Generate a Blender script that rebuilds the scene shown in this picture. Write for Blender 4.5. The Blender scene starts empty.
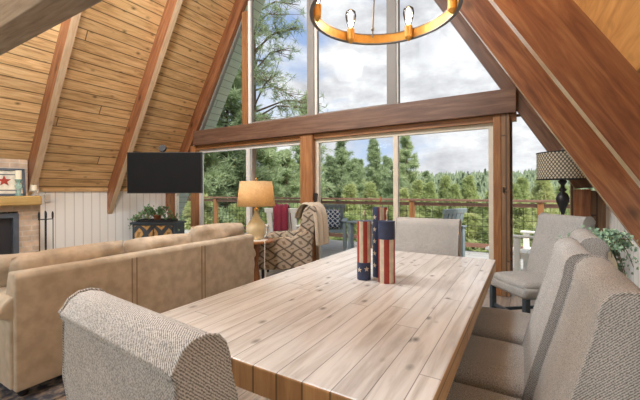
import bpy, bmesh, math, random
from mathutils import Vector, Matrix
random.seed(7)
R = math.radians
PI = math.pi
COL = bpy.context.scene.collection
sc = bpy.context.scene

# ------------------------------------------------------------------ constants of the place (metres)
D = 4.44                    # inner face of the glazed gable wall
XC, W, ZB, TN = -2.80, 2.56, 2.305, 1.668   # ridge line, half width and height of the beam, roof slope
OFF = 0.27                  # rafter depth measured horizontally
KL, KR = -6.27, 0.67        # knee walls
YB = -3.2                   # how far the room is modelled behind the camera

def xin(z, s, off=0.0):     # x of the inner rafter plane at height z
    return XC + s * (W + off - (z - ZB) / TN)
def zin(x, off=0.0):
    return ZB + (W + off - abs(x - XC)) * TN

# ------------------------------------------------------------------ materials
def new_mat(name):
    m = bpy.data.materials.new(name); m.use_nodes = True
    nt = m.node_tree
    return m, nt, nt.nodes['Principled BSDF']

def N(nt, t, **k):
    n = nt.nodes.new(t)
    for a, b in k.items():
        if a in n.bl_rna.properties: setattr(n, a, b)
        else: n.inputs[a].default_value = b
    return n

def math_(nt, op, a, b=None):
    n = nt.nodes.new('ShaderNodeMath'); n.operation = op
    for i, v in enumerate((a, b)):
        if v is None: continue
        if isinstance(v, (int, float)): n.inputs[i].default_value = v
        else: nt.links.new(v, n.inputs[i])
    return n.outputs[0]

def ramp(nt, fac, stops, mode='LINEAR'):
    n = nt.nodes.new('ShaderNodeValToRGB'); n.color_ramp.interpolation = mode
    e = n.color_ramp.elements
    while len(e) < len(stops): e.new(.5)
    for i, (p, c) in enumerate(stops):
        e[i].position = p; e[i].color = (*c, 1) if len(c) == 3 else c
    nt.links.new(fac, n.inputs[0]); return n.outputs[0]

def mix(nt, mode, fac, a, b):
    n = nt.nodes.new('ShaderNodeMix'); n.data_type = 'RGBA'; n.blend_type = mode
    for s, v in ((n.inputs['Factor'], fac), (n.inputs['A'], a), (n.inputs['B'], b)):
        if isinstance(v, (int, float)): s.default_value = v
        elif isinstance(v, tuple): s.default_value = (*v, 1)
        else: nt.links.new(v, s)
    return n.outputs['Result']

def bump(nt, bsdf, h, strength=.3, dist=.01):
    b = nt.nodes.new('ShaderNodeBump'); b.inputs['Strength'].default_value = strength; b.inputs['Distance'].default_value = dist
    nt.links.new(h, b.inputs['Height']); nt.links.new(b.outputs[0], bsdf.inputs['Normal'])

def plain(name, col, rough=.5, metal=0., noise=0., scale=8., bmp=0., spec=.5):
    m, nt, b = new_mat(name)
    b.inputs['Roughness'].default_value = rough; b.inputs['Metallic'].default_value = metal
    b.inputs['Specular IOR Level'].default_value = spec
    tc = N(nt, 'ShaderNodeTexCoord'); nz = N(nt, 'ShaderNodeTexNoise', Scale=scale, Detail=4.)
    nt.links.new(tc.outputs['Object'], nz.inputs['Vector'])
    k = max(noise, .02)
    c = ramp(nt, nz.outputs['Fac'], [(.25, tuple(x * (1 - k) for x in col)), (.75, tuple(min(1, x * (1 + k)) for x in col))])
    nt.links.new(c, b.inputs['Base Color'])
    if bmp: bump(nt, b, nz.outputs['Fac'], bmp)
    return m

def wood(name, cols, width=0., length=2.4, rough=.45, grain=1., knots=.5, gap=.03, gapcol=.35, vary=.5, spec=.5, kn_scale=3.2):
    """boards running along UV u; UV in metres. width 0 = one solid timber"""
    m, nt, b = new_mat(name)
    tc = N(nt, 'ShaderNodeTexCoord'); sep = N(nt, 'ShaderNodeSeparateXYZ'); nt.links.new(tc.outputs['UV'], sep.inputs[0])
    u, v = sep.outputs[0], sep.outputs[1]
    oi = N(nt, 'ShaderNodeObjectInfo')
    rnd = math_(nt, 'MULTIPLY', oi.outputs['Random'], 37.)
    if width:
        vv = math_(nt, 'DIVIDE', v, width); row = math_(nt, 'FLOOR', vv); fv = math_(nt, 'FRACT', vv)
        wn = N(nt, 'ShaderNodeTexWhiteNoise', noise_dimensions='1D'); nt.links.new(row, wn.inputs['W'])
        uu = math_(nt, 'ADD', math_(nt, 'DIVIDE', u, length), math_(nt, 'MULTIPLY', wn.outputs['Value'], 5.3))
        seg = math_(nt, 'FLOOR', uu); fu = math_(nt, 'FRACT', uu)
        cx = N(nt, 'ShaderNodeCombineXYZ'); nt.links.new(row, cx.inputs[0]); nt.links.new(seg, cx.inputs[1])
        w2 = N(nt, 'ShaderNodeTexWhiteNoise', noise_dimensions='2D'); nt.links.new(cx.outputs[0], w2.inputs['Vector'])
        pid = w2.outputs['Value']
        dv = math_(nt, 'MINIMUM', fv, math_(nt, 'SUBTRACT', 1., fv))
        du = math_(nt, 'MULTIPLY', math_(nt, 'MINIMUM', fu, math_(nt, 'SUBTRACT', 1., fu)), length / width)
        dd = math_(nt, 'MINIMUM', dv, du)
        line = ramp(nt, dd, [(0., (gapcol,) * 3), (gap, (gapcol + .1,) * 3), (gap * 1.8, (1, 1, 1))])
    else:
        pid = oi.outputs['Random']; line = None
    off = math_(nt, 'ADD', rnd if not width else math_(nt, 'MULTIPLY', pid, 53.), 0.)
    cb = N(nt, 'ShaderNodeCombineXYZ')
    nt.links.new(math_(nt, 'MULTIPLY', u, 1.2), cb.inputs[0]); nt.links.new(math_(nt, 'MULTIPLY', v, 14.), cb.inputs[1]); nt.links.new(off, cb.inputs[2])
    gn = N(nt, 'ShaderNodeTexNoise', Scale=2.2 * grain, Detail=6., Roughness=.62, Distortion=.6); nt.links.new(cb.outputs[0], gn.inputs['Vector'])
    cb2 = N(nt, 'ShaderNodeCombineXYZ')
    nt.links.new(u, cb2.inputs[0]); nt.links.new(math_(nt, 'MULTIPLY', v, 1.7), cb2.inputs[1]); nt.links.new(off, cb2.inputs[2])
    vo = N(nt, 'ShaderNodeTexVoronoi', Scale=kn_scale); nt.links.new(cb2.outputs[0], vo.inputs['Vector'])
    base = ramp(nt, gn.outputs['Fac'], [(.3, cols[0]), (.52, cols[1]), (.72, cols[2])])
    kn = ramp(nt, vo.outputs['Distance'], [(.04, (1 - knots,) * 3), (.11, (1 - knots * .5,) * 3), (.19, (1, 1, 1))])
    c = mix(nt, 'MULTIPLY', 1., base, kn)
    pv = ramp(nt, pid, [(0., (1 - vary * .5,) * 3), (1., (1., 1., 1.))])
    c = mix(nt, 'MULTIPLY', 1., c, pv)
    if line is not None: c = mix(nt, 'MULTIPLY', 1., c, line)
    nt.links.new(c, b.inputs['Base Color'])
    b.inputs['Roughness'].default_value = rough; b.inputs['Specular IOR Level'].default_value = spec
    bump(nt, b, gn.outputs['Fac'], .12, .004)
    return m

def fabric(name, c0, c1, scale=260., bmp=.5, rough=.95, big=.12):
    m, nt, b = new_mat(name)
    tc = N(nt, 'ShaderNodeTexCoord')
    w1 = N(nt, 'ShaderNodeTexNoise', Scale=scale, Detail=2.); nt.links.new(tc.outputs['Object'], w1.inputs['Vector'])
    w2 = N(nt, 'ShaderNodeTexWave', Scale=scale * .35, Distortion=1.5, Detail=1.); w2.bands_direction = 'DIAGONAL'; nt.links.new(tc.outputs['Object'], w2.inputs['Vector'])
    w3 = N(nt, 'ShaderNodeTexNoise', Scale=7., Detail=3.); nt.links.new(tc.outputs['Object'], w3.inputs['Vector'])
    wk = .25 if scale > 100 else .0
    h = math_(nt, 'ADD', math_(nt, 'MULTIPLY', w1.outputs['Fac'], 1 - wk), math_(nt, 'MULTIPLY', w2.outputs['Fac'], wk))
    c = ramp(nt, h, [(.36, c0), (.62, c1)])
    c = mix(nt, 'MULTIPLY', 1., c, ramp(nt, w3.outputs['Fac'], [(.3, (1 - big,) * 3), (.7, (1, 1, 1))]))
    nt.links.new(c, b.inputs['Base Color']); b.inputs['Roughness'].default_value = rough
    b.inputs['Specular IOR Level'].default_value = .15
    b.inputs['Sheen Weight'].default_value = .15
    bump(nt, b, h, bmp, .003)
    return m

def glass_pane(name='window_glass', gl=.06):
    m = bpy.data.materials.new(name); m.use_nodes = True; nt = m.node_tree; nt.nodes.clear()
    o = N(nt, 'ShaderNodeOutputMaterial'); t = N(nt, 'ShaderNodeBsdfTransparent'); g = N(nt, 'ShaderNodeBsdfGlossy', Roughness=.02)
    t.inputs['Color'].default_value = (.97, .98, .98, 1)
    f = N(nt, 'ShaderNodeFresnel', IOR=1.09); mx = N(nt, 'ShaderNodeMixShader')
    nt.links.new(f.outputs[0], mx.inputs[0]); nt.links.new(t.outputs[0], mx.inputs[1]); nt.links.new(g.outputs[0], mx.inputs[2])
    nt.links.new(mx.outputs[0], o.inputs[0]); return m

def clear_glass(name, col, alpha=.45, rough=.08):
    m, nt, b = new_mat(name)
    b.inputs['Base Color'].default_value = (*col, 1); b.inputs['Roughness'].default_value = rough
    b.inputs['Alpha'].default_value = alpha; b.inputs['Specular IOR Level'].default_value = .8
    return m

def emit(name, col, s):
    m, nt, b = new_mat(name)
    b.inputs['Base Color'].default_value = (*col, 1); b.inputs['Emission Color'].default_value = (*col, 1); b.inputs['Emission Strength'].default_value = s
    return m

M = {}
M['pine'] = wood('pine_ceiling_boards', [(.40, .235, .10), (.71, .48, .235), (.83, .63, .35)], .142, 11., .5, knots=.7, gap=.035, gapcol=.22, vary=.36, kn_scale=4.2)
M['widepine'] = wood('orange_pine_boards', [(.55, .26, .08), (.72, .38, .13), (.80, .48, .19)], .62, 4.5, .5, knots=.4, gap=.012, gapcol=.22, vary=.2)
M['litrafteredge'] = wood('lit_rafter_edge', [(.60, .41, .25), (.72, .54, .36), (.80, .64, .46)], 0, rough=.25, knots=.2)  # paler than the rafters: window light painted into their inner edges
M['rafter'] = wood('stained_fir_rafter', [(.16, .055, .028), (.32, .125, .055), (.48, .23, .10)], 0, rough=.36, knots=.75, grain=.8, kn_scale=2.4)
M['beam'] = wood('stained_fir_beam', [(.10, .048, .03), (.17, .088, .055), (.25, .14, .09)], 0, rough=.45, knots=.4, grain=.8, kn_scale=1.5)
M['post'] = wood('stained_fir_post', [(.23, .09, .035), (.36, .16, .06), (.48, .24, .10)], 0, rough=.4, knots=.4, kn_scale=1.5)
M['board'] = wood('brown_wall_board', [(.22, .12, .06), (.30, .17, .09), (.38, .23, .13)], .2, 3., .5, knots=.2)
M['soffit'] = wood('green_painted_soffit', [(.50, .58, .50), (.56, .64, .56), (.61, .69, .61)], .14, 3., .6, knots=.05, gap=.03, gapcol=.35, vary=.12)
M['floor'] = wood('greywashed_floor', [(.27, .22, .18), (.40, .34, .29), (.52, .46, .40)], .16, 1.5, .38, knots=.3, gap=.015, vary=.5)
M['deck'] = wood('deck_boards', [(.36, .36, .36), (.46, .45, .43), (.55, .53, .50)], .14, 3., .7, knots=.15, gap=.03, vary=.3)
M['table'] = wood('glare_paled_tabletop', [(.46, .44, .41), (.68, .68, .67), (.78, .79, .79)], .074, 1.0, .28, knots=.8, gap=.012, gapcol=.30, vary=.22, kn_scale=7.5)  # honey wood paled and greyed, painting sky glare into the top
M['tableedge'] = wood('honey_table_edge', [(.38, .21, .09), (.54, .33, .15), (.66, .44, .22)], .074, .95, .5, knots=.5, gap=.03, vary=.3)
M['mantel'] = wood('yellow_pine_mantel', [(.52, .32, .10), (.66, .44, .16), (.75, .54, .24)], 0, rough=.4, knots=.2)
M['rail'] = wood('redwood_rail', [(.20, .10, .07), (.29, .15, .10), (.36, .20, .14)], 0, rough=.6, knots=.2)
M['lightwood'] = wood('light_side_table_wood', [(.50, .38, .25), (.62, .49, .34), (.70, .58, .43)], 0, rough=.4, knots=.1)
M['greywood'] = wood('grey_painted_wood', [(.20, .25, .27), (.27, .32, .34), (.33, .38, .40)], 0, rough=.7, knots=.1)
M['whitewood'] = plain('white_painted_wood', (.80, .78, .73), .6, noise=.05)
M['cream'] = plain('cream_window_frame', (.72, .66, .55), .5, noise=.04)
M['white'] = plain('white_frame', (.72, .71, .68), .5, noise=.03)
M['greyframe'] = plain('grey_frame', (.21, .195, .18), .5, noise=.05)
M['glass'] = glass_pane()
M['black'] = plain('black_metal', (.015, .015, .017), .45, noise=.1)
M['screen'] = plain('tv_screen', (.008, .008, .009), .5, noise=.05, spec=.15)
M['blueblack'] = plain('blue_black_legs', (.045, .065, .085), .45, noise=.2)
M['chair'] = fabric('grey_woven_upholstery', (.20, .20, .195), (.66, .665, .655), 300., .6)
M['sofa'] = fabric('tan_suede', (.43, .37, .28), (.50, .435, .34), 14., .10, .8, .14)
M['sofaseam'] = plain('tan_suede_seam', (.30, .21, .13), .9)
M['cushion'] = fabric('tan_suede_cushion', (.47, .39, .29), (.57, .48, .37), 16., .15, .75, .3)
M['throw'] = fabric('cream_knit_throw', (.50, .43, .33), (.74, .68, .58), 160., .7)
M['maroon'] = fabric('maroon_throw', (.20, .02, .04), (.34, .05, .08), 160., .5)
M['creamcloth'] = fabric('cream_cloth', (.55, .48, .38), (.68, .61, .50), 120., .3)
M['brass'] = plain('gold_wood_ring', (.62, .33, .08), .38, .35, .15, 20.)
M['ringrim'] = plain('grey_iron_rim', (.22, .22, .23), .4, .6, .1)
M['candle'] = plain('ivory_wax', (.80, .74, .58), .5, noise=.05)
M['terracotta'] = plain('terracotta', (.46, .19, .09), .7, noise=.1)
M['vase'] = plain('cream_ceramic', (.66, .58, .45), .35, noise=.08, scale=5)
M['tealglass'] = clear_glass('teal_glass', (.35, .62, .55), .5)
M['clearglass'] = clear_glass('clear_glass', (.75, .80, .80), .3)
M['amberglass'] = clear_glass('amber_glass', (.78, .66, .40), .6, .10)
M['bulbglass'] = glass_pane('bulb_glass')
M['bulbglass'].node_tree.nodes['Fresnel'].inputs[0].default_value = 1.35
M['oldbeam'] = wood('weathered_grey_beam', [(.26, .20, .15), (.38, .31, .24), (.48, .40, .32)], 0, rough=.6, knots=.5, kn_scale=2.5)
M['filament'] = emit('glowing_filament', (1., .72, .35), 14.)
M['leaf'] = plain('ivy_leaf', (.20, .38, .18), .55, noise=.35, scale=20)
M['euc'] = plain('eucalyptus_leaf', (.32, .48, .34), .6, noise=.35, scale=20)
M['stem'] = plain('brown_stem', (.16, .10, .05), .8)
M['bark'] = plain('pine_bark', (.16, .10, .07), .9, noise=.4, scale=3, bmp=.5)
M['plastic'] = plain('white_plastic', (.72, .72, .68), .5)
M['red'] = plain('barn_red', (.33, .035, .02), .55, noise=.15, scale=30)
M['iron'] = plain('blue_grey_iron', (.10, .12, .15), .5, .3, .2)
M['firebox'] = plain('dark_firebox', (.03, .03, .035), .4)
M['bookred'] = plain('tan_book_cloth', (.45, .33, .20), .8)
M['paper'] = plain('page_edges', (.75, .70, .58), .9)

def shade_mat():
    m, nt, b = new_mat('burlap_lampshade')
    tc = N(nt, 'ShaderNodeTexCoord'); nz = N(nt, 'ShaderNodeTexNoise', Scale=60., Detail=3.); nt.links.new(tc.outputs['Object'], nz.inputs['Vector'])
    c = ramp(nt, nz.outputs['Fac'], [(.3, (.74, .56, .32)), (.7, (.88, .72, .46))])
    nt.links.new(c, b.inputs['Base Color']); b.inputs['Roughness'].default_value = .9
    tr = N(nt, 'ShaderNodeBsdfTranslucent'); nt.links.new(c, tr.inputs['Color'])
    mx = N(nt, 'ShaderNodeMixShader'); mx.inputs[0].default_value = .55
    o = nt.nodes['Material Output']
    nt.links.new(b.outputs[0], mx.inputs[1]); nt.links.new(tr.outputs[0], mx.inputs[2]); nt.links.new(mx.outputs[0], o.inputs[0])
    return m
M['shade'] = shade_mat()

def lattice(name, bg0, bg1, line, su, sv, lw=.10, blotch=True, rough=.85, lattice_only=False):
    """ogee lattice drawn from UV metres"""
    m, nt, b = new_mat(name)
    tc = N(nt, 'ShaderNodeTexCoord'); sep = N(nt, 'ShaderNodeSeparateXYZ'); nt.links.new(tc.outputs['UV'], sep.inputs[0])
    u = math_(nt, 'DIVIDE', sep.outputs[0], su); v = math_(nt, 'DIVIDE', sep.outputs[1], sv)
    wob = math_(nt, 'MULTIPLY', math_(nt, 'SINE', math_(nt, 'MULTIPLY', u, 2 * PI)), .0 if lattice_only else .12)
    p = math_(nt, 'FRACT', math_(nt, 'ADD', math_(nt, 'ADD', u, v), wob)); q = math_(nt, 'FRACT', math_(nt, 'ADD', math_(nt, 'SUBTRACT', u, v), 10.))
    def edge(x): return math_(nt, 'MINIMUM', x, math_(nt, 'SUBTRACT', 1., x))
    d = math_(nt, 'MINIMUM', edge(p), edge(q)); cen = math_(nt, 'ADD', math_(nt, 'ABSOLUTE', math_(nt, 'SUBTRACT', p, .5)), math_(nt, 'ABSOLUTE', math_(nt, 'SUBTRACT', q, .5)))
    c = ramp(nt, d, [(0, line), (lw, line), (lw + .03, bg0), (.5, bg1)])
    if blotch: c = mix(nt, 'MULTIPLY', 1., c, ramp(nt, cen, [(.0, (.45, .40, .36)), (.16, (.5, .45, .4)), (.24, (1, 1, 1))]))
    nt.links.new(c, b.inputs['Base Color']); b.inputs['Roughness'].default_value = rough
    return m
M['ogee'] = lattice('ogee_upholstery', (.42, .37, .30), (.54, .485, .40), (.13, .11, .09), .15, .21, .06)
M['floral'] = lattice('painted_floral_chest', (.50, .29, .10), (.62, .42, .18), (.06, .07, .08), .30, .26, .16)
M['bluepattern'] = lattice('blue_white_cushion', (.03, .06, .13), (.04, .08, .17), (.70, .72, .74), .09, .09, .10)
M['lampscreen'] = lattice('woven_lattice_shade', (.50, .45, .34), (.58, .52, .40), (.05, .048, .045), .030, .042, .13, False, lattice_only=True)

def brick_mat():
    m, nt, b = new_mat('tan_brick')
    tc = N(nt, 'ShaderNodeTexCoord'); br = N(nt, 'ShaderNodeTexBrick', Scale=1.)
    br.inputs['Brick Width'].default_value = .205; br.inputs['Row Height'].default_value = .072; br.inputs['Mortar Size'].default_value = .007
    br.inputs['Color1'].default_value = (.62, .49, .37, 1); br.inputs['Color2'].default_value = (.47, .38, .29, 1); br.inputs['Mortar'].default_value = (.56, .51, .44, 1)
    nt.links.new(tc.outputs['UV'], br.inputs['Vector'])
    nz = N(nt, 'ShaderNodeTexNoise', Scale=9., Detail=5.); nt.links.new(tc.outputs['Object'], nz.inputs['Vector'])
    c = mix(nt, 'MULTIPLY', 1., br.outputs['Color'], ramp(nt, nz.outputs['Fac'], [(.3, (.75, .74, .74)), (.7, (1.15, 1.1, 1.05))]))
    nt.links.new(c, b.inputs['Base Color']); b.inputs['Roughness'].default_value = .9
    bump(nt, b, br.outputs['Fac'], -.5, .006)
    return m
M['brick'] = brick_mat()

def panel_mat():
    m, nt, b = new_mat('white_panelling')
    tc = N(nt, 'ShaderNodeTexCoord'); sep = N(nt, 'ShaderNodeSeparateXYZ'); nt.links.new(tc.outputs['UV'], sep.inputs[0])
    f = math_(nt, 'FRACT', math_(nt, 'DIVIDE', sep.outputs[1], .13)); f2 = math_(nt, 'MINIMUM', f, math_(nt, 'SUBTRACT', 1., f))
    c = ramp(nt, f2, [(0, (.56, .56, .53)), (.03, (.62, .62, .59)), (.06, (.88, .89, .86))])
    nt.links.new(c, b.inputs['Base Color']); b.inputs['Roughness'].default_value = .6
    bump(nt, b, f2, .15, .004)
    return m
M['panel'] = panel_mat()

def rug_mat():
    m, nt, b = new_mat('blue_grey_rug')
    tc = N(nt, 'ShaderNodeTexCoord'); nz = N(nt, 'ShaderNodeTexNoise', Scale=22., Detail=4.); vo = N(nt, 'ShaderNodeTexVoronoi', Scale=7.)
    nt.links.new(tc.outputs['Object'], nz.inputs['Vector']); nt.links.new(tc.outputs['Object'], vo.inputs['Vector'])
    c = ramp(nt, nz.outputs['Fac'], [(.38, (.06, .07, .10)), (.5, (.16, .16, .17)), (.62, (.36, .31, .25))])
    c = mix(nt, 'MULTIPLY', .6, c, ramp(nt, vo.outputs['Distance'], [(.2, (.5, .5, .55)), (.5, (1, 1, 1))]))
    nt.links.new(c, b.inputs['Base Color']); b.inputs['Roughness'].default_value = 1.
    bump(nt, b, nz.outputs['Fac'], .6, .01)
    return m
M['rug'] = rug_mat()

def foliage_mat(name, a, b_, c_, trans=.45):
    m, nt, b = new_mat(name)
    oi = N(nt, 'ShaderNodeObjectInfo'); tc = N(nt, 'ShaderNodeTexCoord'); nz = N(nt, 'ShaderNodeTexNoise', Scale=1.3, Detail=3.)
    nt.links.new(tc.outputs['Object'], nz.inputs['Vector'])
    k = math_(nt, 'ADD', math_(nt, 'MULTIPLY', oi.outputs['Random'], .5), math_(nt, 'SUBTRACT', nz.outputs['Fac'], .25))
    c = ramp(nt, k, [(.1, a), (.5, b_), (.9, c_)])
    nt.links.new(c, b.inputs['Base Color']); b.inputs['Roughness'].default_value = .8; b.inputs['Specular IOR Level'].default_value = .2
    tr = N(nt, 'ShaderNodeBsdfTranslucent'); nt.links.new(c, tr.inputs['Color'])
    mx = N(nt, 'ShaderNodeMixShader'); mx.inputs[0].default_value = trans; o = nt.nodes['Material Output']
    nt.links.new(b.outputs[0], mx.inputs[1]); nt.links.new(tr.outputs[0], mx.inputs[2]); nt.links.new(mx.outputs[0], o.inputs[0])
    return m
M['needle'] = foliage_mat('pine_needles', (.29, .36, .22), (.42, .51, .30), (.58, .64, .38))
M['bright'] = foliage_mat('bright_leaves', (.38, .45, .20), (.50, .56, .27), (.64, .63, .34))
M['hill'] = foliage_mat('far_forest_green', (.17, .22, .15), (.22, .28, .18), (.28, .33, .20), .1)

# ------------------------------------------------------------------ mesh helpers
def finish(o, grain=(0, 0, 1), alt=None, smooth=False):
    me = o.data
    uv = me.uv_layers.new(name='UVMap'); g = Vector(grain).normalized()
    for p in me.polygons:
        p.use_smooth = smooth
        n = p.normal
        if abs(n.dot(g)) > .8:
            a = Vector(alt) if alt else (Vector((1, 0, 0)) if abs(g.x) < .8 else Vector((0, 1, 0)))
            vv = (a - n * a.dot(n)).normalized(); uu = n.cross(vv)
        else:
            uu = (g - n * g.dot(n)).normalized(); vv = n.cross(uu)
        for w in (uu, vv):
            k = max(range(3), key=lambda i: abs(w[i]))
            if w[k] < 0: w.negate()
        for li in p.loop_indices:
            co = me.vertices[me.loops[li].vertex_index].co
            uv.data[li].uv = (co.dot(uu), co.dot(vv))
    return o

def link(name, bm, mat, parent=None, grain=(0, 0, 1), smooth=False, loc=None, rot=None, alt=None, bevel=0, bseg=2, subs=0):
    bmesh.ops.recalc_face_normals(bm, faces=bm.faces)
    me = bpy.data.meshes.new(name); bm.to_mesh(me); bm.free()
    o = bpy.data.objects.new(name, me); COL.objects.link(o)
    for m_ in (mat if isinstance(mat, (list, tuple)) else [mat]): me.materials.append(m_)
    finish(o, grain, alt, smooth)
    if parent: o.parent = parent
    if loc: o.location = loc
    if rot: o.rotation_euler = rot
    if bevel:
        b = o.modifiers.new('bevel', 'BEVEL'); b.width = bevel; b.segments = bseg; b.limit_method = 'ANGLE'
        if bseg > 2:
            for p in me.polygons: p.use_smooth = True
    if subs:
        s = o.modifiers.new('subd', 'SUBSURF'); s.levels = s.render_levels = subs
    return o

def box(bm, x0, x1, y0, y1, z0, z1, mx=None):
    vs = [Vector((x, y, z)) for x in (x0, x1) for y in (y0, y1) for z in (z0, z1)]
    if mx is not None: vs = [mx @ v for v in vs]
    v = [bm.verts.new(c) for c in vs]
    for f in ((0, 1, 3, 2), (4, 6, 7, 5), (0, 4, 5, 1), (2, 3, 7, 6), (0, 2, 6, 4), (1, 5, 7, 3)):
        bm.faces.new([v[i] for i in f])
    return v

def prism(bm, pts, axis, a0, a1):
    """pts: 2d outline; axis 'x','y','z' extrusion between a0 and a1"""
    def P(p, a):
        return {'x': (a, p[0], p[1]), 'y': (p[0], a, p[1]), 'z': (p[0], p[1], a)}[axis]
    A = [bm.verts.new(P(p, a0)) for p in pts]; B = [bm.verts.new(P(p, a1)) for p in pts]
    n = len(pts); bm.faces.new(A); bm.faces.new(B[::-1])
    for i in range(n): bm.faces.new((A[i], A[(i + 1) % n], B[(i + 1) % n], B[i]))

def ring_prism(bm, outer, inner, y0, y1):
    n = len(outer)
    V = [[bm.verts.new((p[0], y, p[1])) for p in pts] for pts in (outer, inner) for y in (y0, y1)]
    o0, o1, i0, i1 = V
    for k in range(n):
        j = (k + 1) % n
        bm.faces.new((o0[k], o0[j], i0[j], i0[k])); bm.faces.new((o1[k], i1[k], i1[j], o1[j]))
        bm.faces.new((o0[k], o1[k], o1[j], o0[j])); bm.faces.new((i0[k], i0[j], i1[j], i1[k]))

def inset(poly, d):
    """convex polygon inset (2d)"""
    n = len(poly); area = sum(poly[i][0] * poly[(i + 1) % n][1] - poly[(i + 1) % n][0] * poly[i][1] for i in range(n))
    s = 1 if area > 0 else -1; L = []
    for i in range(n):
        a, b = Vector(poly[i]), Vector(poly[(i + 1) % n]); t = (b - a).normalized(); nn = Vector((-t.y, t.x)) * s
        L.append((a + nn * d, t))
    out = []
    for i in range(n):
        p, t = L[i - 1]; q, u = L[i]; cr = t.x * u.y - t.y * u.x
        k = ((q - p).x * u.y - (q - p).y * u.x) / cr; out.append(tuple(p + t * k))
    return out

def lathe(bm, prof, cx=0, cy=0, seg=24, cap=True):
    rings = []
    for r, z in prof:
        rings.append([bm.verts.new((cx + r * math.cos(2 * PI * k / seg), cy + r * math.sin(2 * PI * k / seg), z)) for k in range(seg)])
    for a, b in zip(rings, rings[1:]):
        for k in range(seg):
            j = (k + 1) % seg; bm.faces.new((a[k], a[j], b[j], b[k]))
    if cap:
        bm.faces.new(rings[0][::-1]); bm.faces.new(rings[-1])

def tube(bm, pts, r, seg=8, r1=None):
    pts = [Vector(p) for p in pts]; n = len(pts); rings = []
    for i, p in enumerate(pts):
        t = (pts[min(i + 1, n - 1)] - pts[max(i - 1, 0)]).normalized()
        a = t.cross(Vector((0, 0, 1)));
        if a.length < .05: a = t.cross(Vector((1, 0, 0)))
        a.normalize(); b = t.cross(a)
        rr = r if r1 is None else r + (r1 - r) * i / (n - 1)
        rings.append([bm.verts.new(p + (a * math.cos(2 * PI * k / seg) + b * math.sin(2 * PI * k / seg)) * rr) for k in range(seg)])
    for A, B in zip(rings, rings[1:]):
        for k in range(seg):
            j = (k + 1) % seg; bm.faces.new((A[k], A[j], B[j], B[k]))
    bm.faces.new(rings[0][::-1]); bm.faces.new(rings[-1])

def pillow(bm, sx, sy, sz, c=(0, 0, 0), mx=None, n=12, e=.45, wr=.0, seed=1):
    """puffed cushion: width sx, height sz, thickness sy"""
    rnd = random.Random(seed); ph = [rnd.uniform(0, 6) for _ in range(6)]
    def P(i, j, s):
        u, v = -1 + 2 * i / n, -1 + 2 * j / n
        t = ((1 - abs(u) ** 3) * (1 - abs(v) ** 3)) ** e
        pinch = 1 - .06 * (abs(u) * abs(v)) ** 2 - .03 * (u * u)
        y = s * sy / 2 * t + wr * (math.sin(7 * u + ph[0] + 3 * v) + math.sin(11 * v + ph[1] - 4 * u)) * t
        p = Vector((u * sx / 2 * pinch, y, v * sz / 2 * (1 - .05 * u * u * abs(v)))) + Vector(c)
        return mx @ p if mx is not None else p
    F = [[bm.verts.new(P(i, j, 1)) for j in range(n + 1)] for i in range(n + 1)]
    B = [[F[i][j] if i in (0, n) or j in (0, n) else bm.verts.new(P(i, j, -1)) for j in range(n + 1)] for i in range(n + 1)]
    for G, fl in ((F, 0), (B, 1)):
        for i in range(n):
            for j in range(n):
                q = (G[i][j], G[i + 1][j], G[i + 1][j + 1], G[i][j + 1])
                bm.faces.new(q if fl else q[::-1])

def BM(): return bmesh.new()

def tag(o, label, cat=None, group=None, kind=None):
    if label: o['label'] = label
    if cat: o['category'] = cat
    if group: o['group'] = group
    if kind: o['kind'] = kind
    return o

def thing(name, loc, rz, label, cat, group=None, kind=None):
    o = bpy.data.objects.new(name, None); COL.objects.link(o); o.location = loc; o.rotation_euler = (0, 0, rz)
    return tag(o, label, cat, group, kind)

def copy_tree(o, parent=None):
    c = o.copy(); COL.objects.link(c); c.parent = parent
    for ch in list(o.children): copy_tree(ch, c)
    return c

# ================================================================== THE SETTING
def struct(name, bm, mat, label, grain=(0, 0, 1), parent=None, cat=None, **k):
    o = link(name, bm, mat, parent, grain, **k)
    if not parent: tag(o, label, cat, kind='structure')
    return o

bm = BM(); box(bm, KL - .1, KR + .1, YB, D + .08, -.12, 0)
struct('floor', bm, M['floor'], 'grey-washed wood plank floor of the room', (0, 1, 0), cat='floor')

for s, nm in ((-1, 'wall_left'), (1, 'wall_right')):
    x = KL if s < 0 else KR; zt = zin(x, OFF)
    bm = BM(); box(bm, min(x, x + s * .1), max(x, x + s * .1), YB, D + .08, 0, zt)
    struct(nm, bm, M['panel'], 'low white panelled knee wall under the %s roof slope' % ('left' if s < 0 else 'right'), (0, 0, 1), cat='wall')
# thin wood trim where left knee wall meets the planks, and baseboards
bm = BM(); box(bm, KL, KL + .025, YB, D - .08, 1.185, 1.245)
struct('trim_1', bm, M['pine'], 'thin wooden trim along the top of the left white wall', (0, 1, 0), cat='trim')
for s, nm in ((-1, 'baseboard_left'), (1, 'baseboard_right')):
    x = KL if s < 0 else KR
    bm = BM(); box(bm, min(x, x - s * .018), max(x, x - s * .018), YB, D - .02, 0, .12)
    struct(nm, bm, M['white'], 'white baseboard of the %s knee wall' % ('left' if s < 0 else 'right'), (0, 1, 0), cat='baseboard')

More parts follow.
